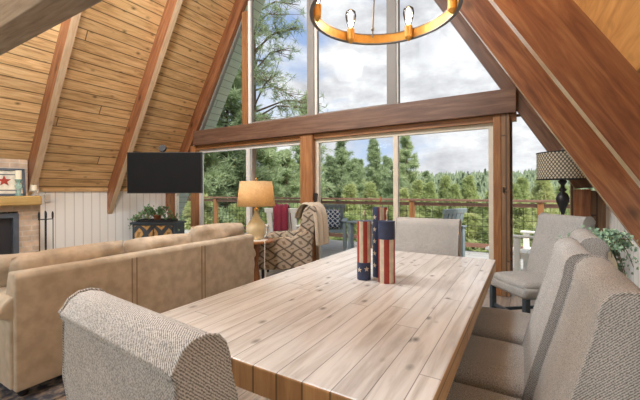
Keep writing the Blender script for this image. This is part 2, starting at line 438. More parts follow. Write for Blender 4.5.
# sloping board ceiling (one per slope), soffit outside
APEX = ZB + (W + OFF) * TN
for s, nm in ((-1, 'ceiling_left'), (1, 'ceiling_right')):
    sl = TN
    for (y0, y1, mt, name, lab, dz) in ((YB, D + .09, ('pine' if s < 0 else 'widepine'), nm, 'knotty pine board ceiling of the %s roof slope' % ('left' if s < 0 else 'right'), 0),
                               (D + .09, 5.0, 'soffit', 'trim_%d' % (2 if s < 0 else 3), 'pale green board soffit of the %s roof overhang outside the glass' % ('left' if s < 0 else 'right'), 0)):
        zl = zin(KL if s < 0 else KR, OFF) - (0 if mt != 'soffit' else .9)
        pts = [(xin(zl, s, OFF), zl), (XC, APEX), (XC, APEX + .25), (xin(zl, s, OFF + .14), zl)]
        bm = BM(); prism(bm, pts, 'y', y0, y1)
        struct(name, bm, M[mt], lab, (0, 1, 0), cat='ceiling' if mt != 'soffit' else 'soffit')

# rafters
def rafter(s, y, t=.085, mat='rafter', lab='', zcut=None):
    x = KL if s < 0 else KR
    zt, zo = zin(x), zin(x, OFF)
    pts = [(x, zt), (xin(5.2, s), 5.2), (XC + s * .02, zin(XC) - .02), (XC + s * .02, zin(XC, OFF) - .03), (x, zo)]
    if zcut: pts[0] = (xin(zcut, s), zcut); pts[-1] = (x, zcut + .02)
    bm = BM(); prism(bm, pts, 'y', y, y + t)
    g = Vector((1, 0, TN * (1 if s < 0 else -1)))
    o = struct('ceiling_rafter', bm, [M[mat], M['litrafteredge']], lab, g, cat='rafter')
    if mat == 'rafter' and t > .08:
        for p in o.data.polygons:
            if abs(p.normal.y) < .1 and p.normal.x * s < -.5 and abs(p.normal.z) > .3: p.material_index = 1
    return o
for y, yl, t in ((3.13, 3.24, 0), (1.93, 2.05, 0), (.74, .80, 0), (-.45, -.4, 0), (-1.6, -1.6, 0)):
    w_ = {3.13: 'middle', 1.93: 'nearer', .74: 'nearest', -.45: 'rear', -1.6: 'rearmost'}[y]
    rafter(-1, yl, lab='%s reddish brown rafter of the left roof slope' % w_)
    rafter(1, y, lab='%s orange-brown rafter crossing down the right side' % w_)
rafter(-1, D - .07, .07, lab='reddish brown rafter framing the left edge of the tall glass gable')
rafter(1, D - .07, .07, 'beam', zcut=1.20, lab='dark brown rafter framing the right edge of the tall glass gable')

# collar tie at the top left
bm = BM(); box(bm, xin(2.36, -1, .05), xin(2.36, 1, .05), .93, 1.13, 2.36, 2.60)
struct('ceiling_beam', bm, M['oldbeam'], 'weathered grey-brown cross beam at the upper left corner', (1, 0, 0), cat='beam', bevel=.008)

# gable wall: big beam, header, posts
bm = BM(); box(bm, xin(ZB, -1) - .0, xin(ZB, 1) + .14, D - .13, D + .06, 2.036, ZB)
struct('wall_beam', bm, M['beam'], 'thick brown horizontal beam between lower and upper windows', (1, 0, 0), cat='beam', bevel=.006)
bm = BM(); box(bm, -5.50, -.10, D - .05, D + .06, 1.962, 2.036)
struct('trim_4', bm, M['post'], 'brown header board directly under the big horizontal beam', (1, 0, 0), cat='trim')
for x0, x1, z1, mt, lab in ((-6.17, -6.07, zin(-6.07) , 'post', 'narrow brown post in the corner beside the painted chest'),
                       (-5.485, -5.35, 2.036, 'post', 'brown wooden post left of the left sliding window'),
                       (-2.965, -2.745, 2.036, 'post', 'brown wooden centre post between the two sliding doors'),
                       (-.33, -.25, 2.036, 'post', 'brown wooden post on the right of the big sliding door'),
                       (-.248, -.165, 2.036, 'board', 'darker brown post beside the right-hand window'),
                       (.41, .545, 1.195, 'rafter', 'reddish brown post behind the black floor lamp')):
    bm = BM(); box(bm, x0, x1, D - .09, D + .06, 0, z1)
    struct('wall_post', bm, M[mt], lab, (0, 0, 1), cat='post', bevel=.005)
bm = BM(); box(bm, .545, KR + .1, D - .03, D + .06, 0, 1.18)
struct('wall_back', bm, M['board'], 'brown board wall in the right corner of the window wall', (0, 0, 1), cat='wall')
bm = BM(); box(bm, KL - .1, -6.17, D - .03, D + .06, 0, .93)
struct('wall_back', bm, M['panel'], 'white sliver of wall in the left corner of the window wall', (0, 0, 1), cat='wall')

def window(name, poly, lab, fw=.045, mat='cream', y=D + .0, depth=.06, kids=(), cat='window'):
    w = thing(name, (0, 0, 0), 0, lab, cat, kind='structure')
    inn = inset(poly, fw); bm = BM(); ring_prism(bm, poly, inn, y, y + depth)
    link('window_frame', bm, M[mat], w, (0, 0, 1))
    bm = BM(); prism(bm, inset(poly, fw - .008), 'y', y + depth * .45, y + depth * .45 + .006)
    link('pane', bm, M['glass'], w)
    for (x0, x1, z0, z1, m2, dy) in kids:
        bm = BM(); box(bm, x0, x1, y - dy, y + depth * .95, z0, z1); link('mullion', bm, M[m2], w, (0, 0, 1))
    return w
# lower windows
window('window_1', [(-6.07, .06), (-5.485, .06), (-5.485, zin(-5.485) - .02), (-6.07, zin(-6.07) - .02)], 'narrow slant-topped window behind the painted chest', kids=[])
w2 = window('door_1', [(-5.35, .03), (-2.965, .03), (-2.965, 1.962), (-5.35, 1.962)], 'left sliding glass door behind the glowing table lamp', .058, 'white',
            kids=[(-4.15, -4.065, .09, 1.905, 'white', .004)], cat='door')
w3 = window('door_2', [(-2.745, .03), (-.33, .03), (-.33, 1.962), (-2.745, 1.962)], 'wide sliding glass door behind the dining table', .055, 'cream',
            kids=[(-1.53, -1.465, .085, 1.907, 'cream', .004)], cat='door')
bm = BM(); box(bm, -2.735, -2.70, D - .055, D - .04, .98, 1.15)
for z in (1.0, 1.13): box(bm, -2.73, -2.705, D - .045, D, z - .012, z + .012)
tag(link('handle', bm, M['black'], w3), 'black sliding door handle')
window('window_2', [(-.165, .06), (.41, .06), (.41, zin(.41) + .12), (xin(2.036, 1) + .07, 2.036), (-.165, 2.036)], 'slant-topped window behind the black floor lamp', .022, 'board')
bm = BM(); box(bm, -.235, -.22, D - .11, D - .09, 1.16, 1.22)
tag(link('latch', bm, M['black'], w3), 'small black door latch on the post')
# gable windows
ze = .02
mullx = [(-4.19, -3.94), (-2.93, -2.68), (-1.61, -1.42)]
L0, R0 = xin(ZB, -1), xin(ZB, 1)
def top(x): return zin(x) - .01
window('window_3', [(L0 + .02, ZB), (-4.19, ZB), (-4.19, top(-4.19))], 'tall triangular gable window at the left', .03, 'greyframe')
window('window_4', [(-4.07, ZB), (-2.84, ZB), (-2.84, top(-2.84)), (-4.07, top(-4.07))], 'gable window left of the ridge with blue sky and pine boughs', .05, 'greyframe', y=D)
window('window_5', [(-2.76, ZB), (-1.57, ZB), (-1.57, top(-1.57)), (-2.76, top(-2.76))], 'gable window right of the ridge behind the chandelier', .045, 'greyframe', y=D)
window('window_6', [(-1.48, ZB), (R0 + .12, ZB), (-1.48, top(-1.48) + .20)], 'tall triangular gable window at the right', .03, 'greyframe')
for a, b, mt, lab in ((-4.19, -4.07, 'post', 'brown upright between the two left gable windows'), (-2.86, -2.74, 'greyframe', 'grey-brown central upright of the gable'),
                      (-1.58, -1.47, 'greyframe', 'grey upright seen behind the chandelier ring')):
    xm = (a + b) / 2
    bm = BM(); box(bm, a, b, D - .05, D + .06, ZB, top(b if abs(b - XC) > abs(a - XC) else a))
    struct('wall_post', bm, M[mt], lab, (0, 0, 1), cat='post')
    # lighter jamb on the outer side
for a, b, lab in ((-4.07, -4.015, 'pale jamb of the gable window left of the ridge'), (-2.74, -2.70, 'pale jamb of the gable window behind the chandelier'), (-1.47, -1.45, 'pale jamb of the right triangular window')):
    bm = BM(); box(bm, a, b, D - .03, D + .0, ZB, top(a if abs(a - XC) > abs(b - XC) else b) - .03)
    struct('trim_5', bm, M['white'], lab, (0, 0, 1), cat='trim')
for x0, x1, lab in ((-4.0, -2.9, 'thin pale sill under the gable window left of the ridge'), (-2.67, -1.61, 'thin pale sill under the gable window behind the chandelier')):
    bm = BM(); box(bm, x0, x1, D - .01, D + .0, ZB, ZB + .03)
    struct('trim_6', bm, M['white'], lab, (1, 0, 0), cat='trim')

# outlet / thermostat on the left wall
t = thing('wall_outlet', (KL, 2.36, 1.09), 0, 'small white wall box just right of the mantel', 'outlet')
bm = BM(); box(bm, 0, .03, -.04, .04, -.06, .06); link('plate', bm, M['plastic'], t, bevel=.006)
bm = BM(); box(bm, .03, .036, -.02, .02, -.03, .03); link('cover', bm, M['paper'], t, bevel=.002)

# ================================================================== FIREPLACE
t = thing('fireplace', (0, 0, 0), 0, 'tan brick fireplace with a dark blue-grey framed firebox', 'fireplace')
bm = BM()
FX = -5.92
box(bm, KL + .001, FX, 1.90, 2.15, 0, 1.0)         # right pier
box(bm, KL + .001, FX, .2, 1.90, .92, 1.0)
box(bm, KL + .001, FX, .2, .9, 0, .92)
ub = zin(FX, OFF) - .02
link('brick_surround', bm, M['brick'], t, (0, 1, 0))
bm = BM(); prism(bm, [(KL + .001, 1.13), (-6.02, 1.13), (-6.02, zin(-6.02, OFF) - .02), (KL + .001, zin(KL, OFF) - .02)], 'y', .2, 2.04)
link('upper_brickwork', bm, M['brick'], t, (0, 1, 0))
bm = BM(); prism(bm, [(KL + .001, 1.13), (-6.02, 1.13), (-6.02, zin(-6.02, OFF) - .02), (KL + .001, zin(KL, OFF) - .02)], 'y', 2.11, 2.17)
link('upper_brickwork', bm, M['brick'], t, (0, 1, 0))
bm = BM(); ring_prism(bm, [(.9, .02), (1.90, .02), (1.90, .90), (.9, .90)], [(.96, .06), (1.84, .06), (1.84, .84), (.96, .84)], 0, .04)
for v in bm.verts: v.co = Vector((FX - .01 + v.co.y, v.co.x, v.co.z))
link('firebox_frame', bm, M['iron'], t)
bm = BM(); box(bm, FX - .03, FX - .022, .96, 1.84, .06, .84)
link('firebox_glass', bm, M['firebox'], t)
bm = BM(); box(bm, FX - .02, FX - .0, 1.02, 1.70, .10, .62); link('inner_panel', bm, M['iron'], t, bevel=.01)
bm = BM(); box(bm, FX - .05, FX + .30, 1.0, 1.9, 0, .05); link('hearth_stone', bm, M['brick'], t, (0, 1, 0))

bm = BM(); box(bm, KL + .002, FX + .12, .1, 2.13, 1.0, 1.13)
tag(link('mantel_shelf', bm, M['mantel'], None, (0, 1, 0), bevel=.02, bseg=3), 'thick yellow pine mantel shelf on the brick fireplace', 'mantel')
MZ = 1.131

# framed sign leaning on the mantel (front faces +X)
t = thing('framed_sign', (-5.93, 1.60, MZ), 0, 'weathered whitewashed framed sign with red and blue marks on the mantel', 'sign')
tilt = Matrix.Rotation(R(-6), 4, 'Y')
bm = BM(); box(bm, 0, .02, -.40, .36, 0, .36, tilt); link('panel', bm, plain('whitewashed_sign', (.66, .62, .52), .8, noise=.2, scale=14), t, (0, 1, 0))
bm = BM()
for (y0, y1, z0, z1) in ((-.42, .38, -.0, .03), (-.42, .38, .34, .37), (-.42, -.39, 0, .37), (.35, .38, 0, .37)): box(bm, -.005, .032, y0, y1, z0, z1, tilt)
link('frame', bm, M['iron'], t, (0, 1, 0))
bm = BM()
def star_pts(cx, cz, r, n=5, k=.42, rot=PI / 2):
    return [(cx + (r if i % 2 == 0 else r * k) * math.cos(rot + i * PI / n), cz + (r if i % 2 == 0 else r * k) * math.sin(rot + i * PI / n)) for i in range(2 * n)]
prism(bm, star_pts(.16, .20, .075), 'x', .021, .024); bmesh.ops.transform(bm, matrix=tilt, verts=bm.verts)
tag(link('star_mark', bm, M['red'], t), 'red star mark')
bm = BM()
for z in (.07, .28): box(bm, .0205, .023, -.34, .33, z, z + .012, tilt)
link('painted_line', bm, M['iron'], t)

# candle holders
t = thing('candle_holder', (-5.90, 1.90, MZ), 0, 'tall teal glass candlestick with an ivory pillar candle on the mantel', 'candle holder')
bm = BM(); lathe(bm, [(.045, 0), (.045, .012), (.02, .03), (.03, .06), (.018, .085), (.04, .12), (.042, .14), (.018, .165), (.026, .19), (.04, .215), (.04, .225)])
link('holder', bm, M['tealglass'], t, smooth=True)
bm = BM(); lathe(bm, [(.035, .226), (.035, .34), (.03, .345)]); link('pillar_candle', bm, M['candle'], t, smooth=False)
bm = BM(); tube(bm, [(0, 0, .345), (.002, 0, .36)], .002); link('wick', bm, M['black'], t)
t = thing('candle_holder', (-5.88, 2.06, MZ), 0, 'short clear glass candle holder with an ivory candle at the mantel end', 'candle holder')
bm = BM(); lathe(bm, [(.04, 0), (.04, .01), (.014, .02), (.014, .05), (.045, .06), (.05, .075)])
link('holder', bm, M['clearglass'], t, smooth=True)
bm = BM(); lathe(bm, [(.035, .076), (.035, .145), (.03, .15)]); link('pillar_candle', bm, M['candle'], t)
bm = BM(); tube(bm, [(0, 0, .15), (.002, 0, .165)], .002); link('wick', bm, M['black'], t)

# fireplace tools
t = thing('fireplace_tool_set', (-5.79, 2.16, 0), 0, 'black iron fireplace tool set standing against the white wall', 'fireplace tools')
bm = BM(); lathe(bm, [(.11, 0), (.11, .015), (.02, .03), (.012, .05)]); link('base', bm, M['black'], t)
bm = BM(); tube(bm, [(0, 0, .04), (0, 0, .92)], .009); link('stand_pole', bm, M['black'], t)
bm = BM(); tube(bm, [(0, -.085, .80), (0, .085, .80)], .007); link('crossbar', bm, M['black'], t)
for y, kind in ((-.08, 'poker'), (.08, 'shovel'), (.0, 'brush')):
    bm = BM(); tube(bm, [(.03, y, .12), (.03, y, .90)], .006); lathe(bm, [(.006, .80), (.013, .83), (.013, .88), (.006, .91)], .02, y, 10)
    if kind == 'shovel': box(bm, .012, .024, y - .05, y + .05, .08, .2)
    if kind == 'brush': lathe(bm, [(.03, .10), (.035, .2), (.01, .22)], .02, y, 12)
    link(kind, bm, M['black'], t)

# ================================================================== TV
t = thing('television', (-4.69, 3.25, 1.465), R(31), 'black flat screen television hanging from the ceiling on an arm', 'television')
bm = BM(); box(bm, -.565, .565, -.0, .05, -.31, .31); link('casing', bm, M['black'], t, bevel=.006)
bm = BM(); box(bm, -.553, .553, -.003, -.0005, -.297, .300); link('screen', bm, M['screen'], t)
bm = BM(); box(bm, -.12, .12, .05, .075, -.10, .10); link('mounting_plate', bm, M['black'], t)
bm = BM(); tube(bm, [(-.06, .09, 0), (-.06, .09, .27), (-.08, .12, .36)], .018)
box(bm, -.08, -.04, .05, .11, -.05, .05); link('ceiling_arm', bm, M['black'], t)
bm = BM(); lathe(bm, [(.055, -.02), (.06, 0), (.055, .02)], 0, 0, 20)
bmesh.ops.transform(bm, matrix=Matrix.Translation((-.08, .12, .38)) @ Matrix.Rotation(R(70), 4, 'X'), verts=bm.verts)
link('ceiling_bracket', bm, M['black'], t)

# ================================================================== PAINTED CHEST + IVY
CX, CY, CR = -5.52, 3.72, R(27)
t = thing('painted_chest', (CX, CY, 0), CR, 'black chest with gold floral painted doors under the television', 'chest')
bm = BM(); box(bm, -.38, .38, -.17, .17, .06, .62); link('body', bm, M['blueblack'], t, bevel=.006)
bm = BM(); box(bm, -.41, .41, -.2, .19, .62, .655); link('top', bm, M['blueblack'], t, bevel=.008)
for a, b in ((-.33, -.01), (.01, .33)):
    bm = BM(); box(bm, a, b, -.186, -.17, .10, .60); d = link('door', bm, M['floral'], t, (0, 0, 1), bevel=.003)
    xk = (b - .03) if a < 0 else (a + .03)
    bm = BM(); lathe(bm, [(.012, 0), (.014, .015), (.006, .02)], 0, 0, 12); bmesh.ops.transform(bm, matrix=Matrix.Translation((xk, -.187, .35)) @ Matrix.Rotation(PI / 2, 4, 'X'), verts=bm.verts)
    link('knob', bm, M['brass'], d)
for sx in (-.35, .35):
    for sy in (-.14, .14):
        bm = BM(); box(bm, sx - .025, sx + .025, sy - .025, sy + .025, 0, .06); link('leg', bm, M['blueblack'], t)
chm = Matrix.Translation((CX, CY, 0)) @ Matrix.Rotation(CR, 4, 'Z')
bm = BM(); prism(bm, [(-.31, -.12), (.31, -.12), (.31, .12), (-.31, .12)], 'z', 0, .01)
for a in ((-.31, .31, -.12, -.11), (-.31, .31, .11, .12), (-.31, -.30, -.11, .11), (.30, .31, -.11, .11)): box(bm, *a, .01, .045)
o = link('serving_tray', bm, M['black'], None); o.location = chm @ Vector((-.02, -.02, .6555)); o.rotation_euler.z = CR
tag(o, 'black rectangular tray on top of the painted chest', 'tray')

def leaf_blade(bm, p, d, n, l, w, fold=.2):
    d = Vector(d).normalized(); s = d.cross(Vector(n)).normalized(); n = s.cross(d)
    p = Vector(p)
    v = [bm.verts.new(c) for c in (p, p + d * l * .4 + s * w / 2 + n * fold * w, p + d * l, p + d * l * .4 - s * w / 2 + n * fold * w, p + d * l * .45)]
    bm.faces.new((v[0], v[1], v[4])); bm.faces.new((v[1], v[2], v[4])); bm.faces.new((v[2], v[3], v[4])); bm.faces.new((v[3], v[0], v[4]))

def rvec(r=1): return Vector((random.gauss(0, r), random.gauss(0, r), random.gauss(0, r)))

t = thing('potted_ivy', chm @ Vector((-.02, -.02, .667)), CR, 'trailing green ivy in a terracotta pot on the black tray', 'potted plant')
bm = BM(); lathe(bm, [(.045, 0), (.062, .085), (.07, .086), (.07, .108), (.058, .108), (.055, .09)], 0, 0, 20, True)
link('pot', bm, M['terracotta'], t, smooth=True)
bs, bl = BM(), BM()
for i in range(24):
    a = random.choice((0, PI)) + random.gauss(0, .6); L = random.uniform(.12, .46); dr = random.uniform(0, 1)
    pts = []; up_ = random.uniform(.06, .20)
    for k in range(9):
        f = k / 8; r = .02 + L * f
        z = .10 + up_ * math.sin(min(f * 1.8, 1) * PI / 2) * (1 - f * .4) - .33 * max(0, f - .45) * (1.6 if L > .33 else .5)
        x = r * math.cos(a); y = r * math.sin(a) * .5 - .03
        if z < .05 and abs(x) < .40: z = .05 + random.uniform(0, .02)
        pts.append((x, y - (.05 if z < .05 else 0), z))
    tube(bs, pts, .0025, 5)
    for k in range(1, 9):
        for _ in range(2):
            p = Vector(pts[k]) + rvec(.018); p.z = max(p.z, -.25)
            if abs(p.x) < .42 and p.z < .02 and p.y > -.2: p.z = .03
            leaf_blade(bl, p, rvec() + Vector((0, 0, .2)), rvec() + Vector((0, -1, 1)), random.uniform(.035, .06), random.uniform(.03, .045))
link('vine', bs, M['stem'], t); link('foliage', bl, M['leaf'], t)

# ================================================================== RUG, SOFA
bm = BM(); box(bm, -4.9, -2.32, .45, 3.0, .0, .012)
tag(link('area_rug', bm, M['rug'], None, (0, 1, 0)), 'dark blue and grey patterned rug under the sofa', 'rug')
SX, S0, S1 = -2.44, .77, 2.73
t = thing('sofa', (0, 0, .012), 0, 'tan suede three-seat sofa with its back to the dining table', 'sofa')
bm = BM(); prism(bm, [(SX, .06), (SX - .005, .70), (SX - .03, .725), (SX - .11, .725), (SX - .20, .40), (SX - .20, .06)], 'y', S0, S1)
link('back_frame', bm, M['sofa'], t, bevel=.012, bseg=3)
bm = BM(); box(bm, SX - .90, SX - .18, S0 + .06, S1 - .06, .08, .30); link('seat_base', bm, M['sofa'], t, bevel=.02, bseg=3)
for ya in (S0 - .02, S1 + .02):
    sgn = -1 if ya < 1.5 else 1
    c0 = ya - sgn * .09
    pts = [(c0 - .085, .07), (c0 - .085, .46)] + [(c0 + .02 * sgn + .115 * math.cos(a), .50 + .105 * math.sin(a)) for a in [PI * 1.05 - k * PI * 1.1 / 12 for k in range(13)]] + [(c0 + .085, .46), (c0 + .085, .07)]
    bm = BM(); prism(bm, pts, 'x', SX - .92, SX - .03)
    link('arm', bm, M['sofa'], t, bevel=.015, bseg=3)
for k in range(3):
    yc = S0 + .35 + k * .635
    bm = BM(); pillow(bm, .62, .16, .64, mx=Matrix.Translation((SX - .52, yc, .385)) @ Matrix.Rotation(PI / 2, 4, 'Z') @ Matrix.Rotation(PI / 2, 4, 'X'), e=.3)
    link('seat_cushion', bm, M['cushion'], t, smooth=True)
for k, (ya, yb, zt, tl) in enumerate(((.80, 1.50, .80, 8), (1.47, 2.10, .80, 6), (2.08, 2.76, .845, 5))):
    yc = (ya + yb) / 2
    bm = BM(); pillow(bm, (yb - ya) * 1.03, .24, .46, mx=Matrix.Translation((SX - .23, yc, zt - .215)) @ Matrix.Rotation(PI / 2, 4, 'Z') @ Matrix.Rotation(R(10), 4, 'X') @ Matrix.Rotation(R((-2, 1, 2)[k]), 4, 'Y'), e=.36, n=20, wr=.011, seed=k + 3)
    link('back_cushion', bm, M['cushion'], t, smooth=True)
bm = BM(); pillow(bm, .46, .16, .40, mx=Matrix.Translation((SX - .36, S0 + .10, .62)) @ Matrix.Rotation(R(60), 4, 'Z') @ Matrix.Rotation(R(28), 4, 'X'), e=.35, wr=.005, seed=9)
o = link('throw_pillow', bm, M['cushion'], None, smooth=True); tag(o, 'tan suede throw pillow slumped at the near end of the sofa', 'pillow'); o.location.z = .012
for y in (1.43, 1.465, 2.05, 2.085):
    bm = BM(); box(bm, SX - .003, SX + .0025, y, y + .005, .08, .70)
    link('back_seam', bm, M['sofaseam'], t)
for x in (SX - .08, SX - .85):
    for y in (S0 + .06, S1 - .06):
        bm = BM(); lathe(bm, [(.018, 0), (.03, .02), (.034, .07)], x, y, 14); link('leg', bm, M['black'], t)

# ================================================================== SIDE TABLE + LAMP + ARMCHAIR
TX, TY = -2.83, 3.20
t = thing('side_table', (TX, TY, 0), 0, 'round brown side table under the amber glass lamp', 'side table')
bm = BM(); lathe(bm, [(.20, .565), (.215, .572), (.215, .588), (.20, .595)], 0, 0, 36); link('table_top', bm, M['post'], t, (1, 0, 0))
bm = BM(); lathe(bm, [(.03, .04), (.045, .12), (.022, .3), (.04, .5), (.06, .565)]); link('pedestal', bm, M['post'], t, smooth=True)
for k in range(3):
    a = k * 2 * PI / 3 + .3; bm = BM(); tube(bm, [(0, 0, .10), (.12 * math.cos(a), .12 * math.sin(a), .07), (.2 * math.cos(a), .2 * math.sin(a), .016)], .018, 8, .012); link('leg', bm, M['post'], t)
bm = BM(); lathe(bm, [(.125, 0), (.13, .002), (.12, .004)], 0, 0, 28)
o = link('doily', bm, M['whitewood'], None, loc=(TX + .03, TY - .02, .5955)); tag(o, 'white round doily on the side table under the lamp', 'doily')
t = thing('table_lamp', (TX + .0, TY, .600), 0, 'amber glass table lamp with a glowing burlap shade', 'lamp')
bm = BM(); lathe(bm, [(.075, 0), (.085, .01), (.11, .06), (.125, .11), (.12, .16), (.09, .21), (.05, .26), (.03, .31), (.026, .35), (.032, .352)], 0, 0, 32); link('glass_base', bm, M['amberglass'], t, smooth=True)
bm = BM(); lathe(bm, [(.028, .352), (.028, .372), (.012, .38), (.012, .43)], 0, 0, 16); link('socket', bm, M['brass'], t)
bm = BM(); lathe(bm, [(.008, .43), (.03, .48), (.034, .52), (.02, .55), (.005, .56)], 0, 0, 16); link('bulb', bm, emit('lamp_bulb', (1., .70, .38), 12.), t, smooth=True)
bm = BM(); lathe(bm, [(.232, .405), (.195, .705)], 0, 0, 40, False)
o = link('lamp_shade', bm, M['shade'], t, smooth=True); sm = o.modifiers.new('s', 'SOLIDIFY'); sm.thickness = .003
bm = BM(); tube(bm, [(0, 0, .70), (0, 0, .73)], .006); lathe(bm, [(.003, .72), (.012, .735), (.003, .75)], 0, 0, 12)
tube(bm, [(-.195, 0, .70), (.195, 0, .70)], .002); tube(bm, [(0, -.195, .70), (0, .195, .70)], .002); link('finial', bm, M['brass'], t)
bm = BM(); tube(bm, [(.07, .0, .01), (.17, -.06, .003), (.21, -.09, -.02), (.225, -.11, -.1), (.23, -.12, -.3), (.24, -.10, -.59)], .004, 6); link('cord', bm, M['plastic'], t)

AX, AY, AR = -2.86, 3.84, R(123)      # armchair local front = +Y ; looks to the living area (-X)
t = thing('armchair', (AX, AY, 0), AR, 'high-backed armchair in beige and brown ogee fabric by the centre post', 'armchair')
bm = BM(); prism(bm, [(-.12, .30), (-.17, .55), (-.21, .80), (-.25, .93), (-.30, .99), (-.38, 1.0), (-.42, .95), (-.41, .85), (-.35, .30)], 'x', -.32, .32)
link('backrest', bm, M['ogee'], t, (0, 0, 1), bevel=.03, bseg=4)
bm = BM(); box(bm, -.30, .30, -.30, .32, .18, .36); link('seat_base', bm, M['ogee'], t, (0, 0, 1), bevel=.02, bseg=3)
bm = BM(); pillow(bm, .54, .15, .56, mx=Matrix.Translation((0, .06, .42)) @ Matrix.Rotation(PI / 2, 4, 'X'), e=.25); link('seat_cushion', bm, M['ogee'], t, (0, 1, 0), smooth=True)
for s in (-1, 1):
    pts = [(-.36, .18), (-.36, .62), (-.28, .70), (-.12, .60), (.20, .585), (.30, .56), (.34, .48), (.34, .18)]
    bm = BM(); prism(bm, pts, 'x', s * .29 if s > 0 else -.38, .38 if s > 0 else -.29); link('arm', bm, M['ogee'], t, (0, 0, 1), bevel=.03, bseg=4)
for sx in (-.28, .28):
    for sy in (-.28, .28):
        bm = BM(); lathe(bm, [(.016, 0), (.024, .18)], sx, sy, 12); link('leg', bm, M['black'], t)

# cream throw over the back
def drape(bm, path, w, n=16, amp=.012, thick=.01, taper=0, seed=3):
    rnd = random.Random(seed); ph = rnd.uniform(0, 6)
    pts = [Vector(p) for p in path]; rows = []
    for i, p in enumerate(pts):
        tg = (pts[min(i + 1, len(pts) - 1)] - pts[max(i - 1, 0)]).normalized(); nr = tg.cross(Vector((1, 0, 0))).normalized()
        f = i / (len(pts) - 1); row = []
        for k in range(n + 1):
            u = -1 + 2 * k / n
            row.append(p + Vector((u * w / 2 * (1 - taper * f), 0, 0)) + nr * (amp * (math.sin(u * 9 + ph + f) + .5 * math.sin(u * 17 + 2 * f)) + 2 * amp))
        rows.append(row)
    A = [[bm.verts.new(c) for c in r] for r in rows]
    for i in range(len(A) - 1):
        for k in range(n): bm.faces.new((A[i][k], A[i + 1][k], A[i + 1][k + 1], A[i][k + 1]))
bm = BM()
drape(bm, [(0, .14, .80), (0, .11, .90), (0, .05, .985), (0, -.03, 1.012), (0, -.12, .985), (0, -.17, .90), (0, -.19, .78), (0, -.20, .66), (0, -.205, .55), (0, -.21, .47)], .30, amp=.012)
bmesh.ops.transform(bm, matrix=Matrix.Translation((-.10, -.33, .0)) @ Matrix.Rotation(R(-40), 4, 'Z'), verts=bm.verts)
o = link('throw_blanket', bm, M['throw'], None, smooth=True, loc=(AX, AY, 0), rot=(0, 0, AR))
o.modifiers.new('s', 'SOLIDIFY').thickness = .012; s_ = o.modifiers.new('ss', 'SUBSURF'); s_.levels = s_.render_levels = 1
tag(o, 'cream knit throw blanket draped over the patterned armchair back', 'blanket')

# ================================================================== DINING TABLE
X0, X1, Y0, Y1, TZ = -1.13, -.17, .655, 2.405, .76
t = thing('dining_table', (0, 0, 0), 0, 'large pale-topped plank dining table in the foreground', 'table')
bm = BM(); box(bm, X0, X1, Y0, Y1, TZ - .072, TZ)
o = link('tabletop', bm, [M['table'], M['tableedge']], t, (0, 1, 0), alt=(1, 0, 0), bevel=.005)
for p in o.data.polygons:
    if abs(p.normal.z) < .5: p.material_index = 1
bm = BM()
for a in ((X0 + .12, X1 - .12, Y0 + .30, Y0 + .33), (X0 + .12, X1 - .12, Y1 - .33, Y1 - .30), (X0 + .12, X0 + .15, Y0 + .3, Y1 - .3), (X1 - .15, X1 - .12, Y0 + .3, Y1 - .3)): box(bm, *a, TZ - .115, TZ - .072)
link('apron', bm, M['tableedge'], t, (0, 1, 0))
for y in (Y0 + .42, Y1 - .42):
    bm = BM(); lathe(bm, [(.05, .06), (.07, .12), (.045, .2), (.075, .38), (.05, .52), (.07, .645)], -.65, y, 20); link('pedestal', bm, M['blueblack'], t, smooth=True)
    bm = BM(); box(bm, -.86, -.44, y - .045, y + .045, 0, .06); link('foot', bm, M['blueblack'], t, bevel=.01)

# ================================================================== DINING CHAIRS
def make_chair(label, group='grey upholstered dining chairs'):
    t = thing('dining_chair', (0, 0, 0), 0, label, 'dining chair', group)
    w = .23
    bm = BM(); box(bm, -w, w, -.20, .25, .37, .455)
    link('seat', bm, M['chair'], t, bevel=.03, bseg=4)
    bm = BM(); pillow(bm, .455, .09, .43, mx=Matrix.Translation((0, .035, .452)) @ Matrix.Rotation(PI / 2, 4, 'X'), e=.22, n=14)
    link('seat_pad', bm, M['chair'], t, smooth=True)
    prof = [(-.108, .44), (-.148, .60), (-.194, .76), (-.232, .90)]
    prof += [(-.236, .935), (-.244, .960), (-.258, .976), (-.28, .984), (-.305, .983), (-.324, .972), (-.334, .955), (-.343, .945), (-.341, .935), (-.334, .928)]
    prof += [(-.335, .80), (-.31, .62), (-.275, .40), (-.265, .30), (-.19, .30), (-.19, .40)]
    bm = BM(); prism(bm, prof, 'x', -w, w)
    b = link('backrest', bm, M['chair'], t, bevel=.014, bseg=3)
    for p in b.data.polygons: p.use_smooth = True
    for s in (-1, 1):
        bm = BM(); pts = [(s * (w - .004), y * .985 - .004, z * 1.0 + .001) for y, z in prof[:-2]]
        tube(bm, pts, .004, 6); link('piping', bm, M['chair'], b, smooth=True)
    bm = BM(); tube(bm, [(-w + .004, -.336, .930), (w - .004, -.336, .930)], .003, 6); link('back_seam', bm, M['chair'], b)
    for s in (-1, 1):
        bm = BM(); v = box(bm, s * .2 - .02, s * .2 + .02, .195, .235, 0, .375)
        link('leg', bm, M['blueblack'], t, bevel=.003)
        bm = BM(); v = box(bm, s * .2 - .02, s * .2 + .02, -.24, -.20, 0, .33)
        for q in v:
            if q.co.z < .1: q.co.y -= .06
        link('leg', bm, M['blueblack'], t, bevel=.003)
        bm = BM(); box(bm, s * .2 - .009, s * .2 + .009, -.235, .20, .15, .175); link('stretcher', bm, M['blueblack'], t)
    bm = BM(); box(bm, -.19, .19, .205, .223, .20, .225); link('stretcher', bm, M['blueblack'], t)
    return t
chair = make_chair('grey woven dining chair nearest the camera, its back to us at the near table end')
chair.scale.z = .978; chair.location = (-.650, .685, 0); chair.rotation_euler.z = R(-5)
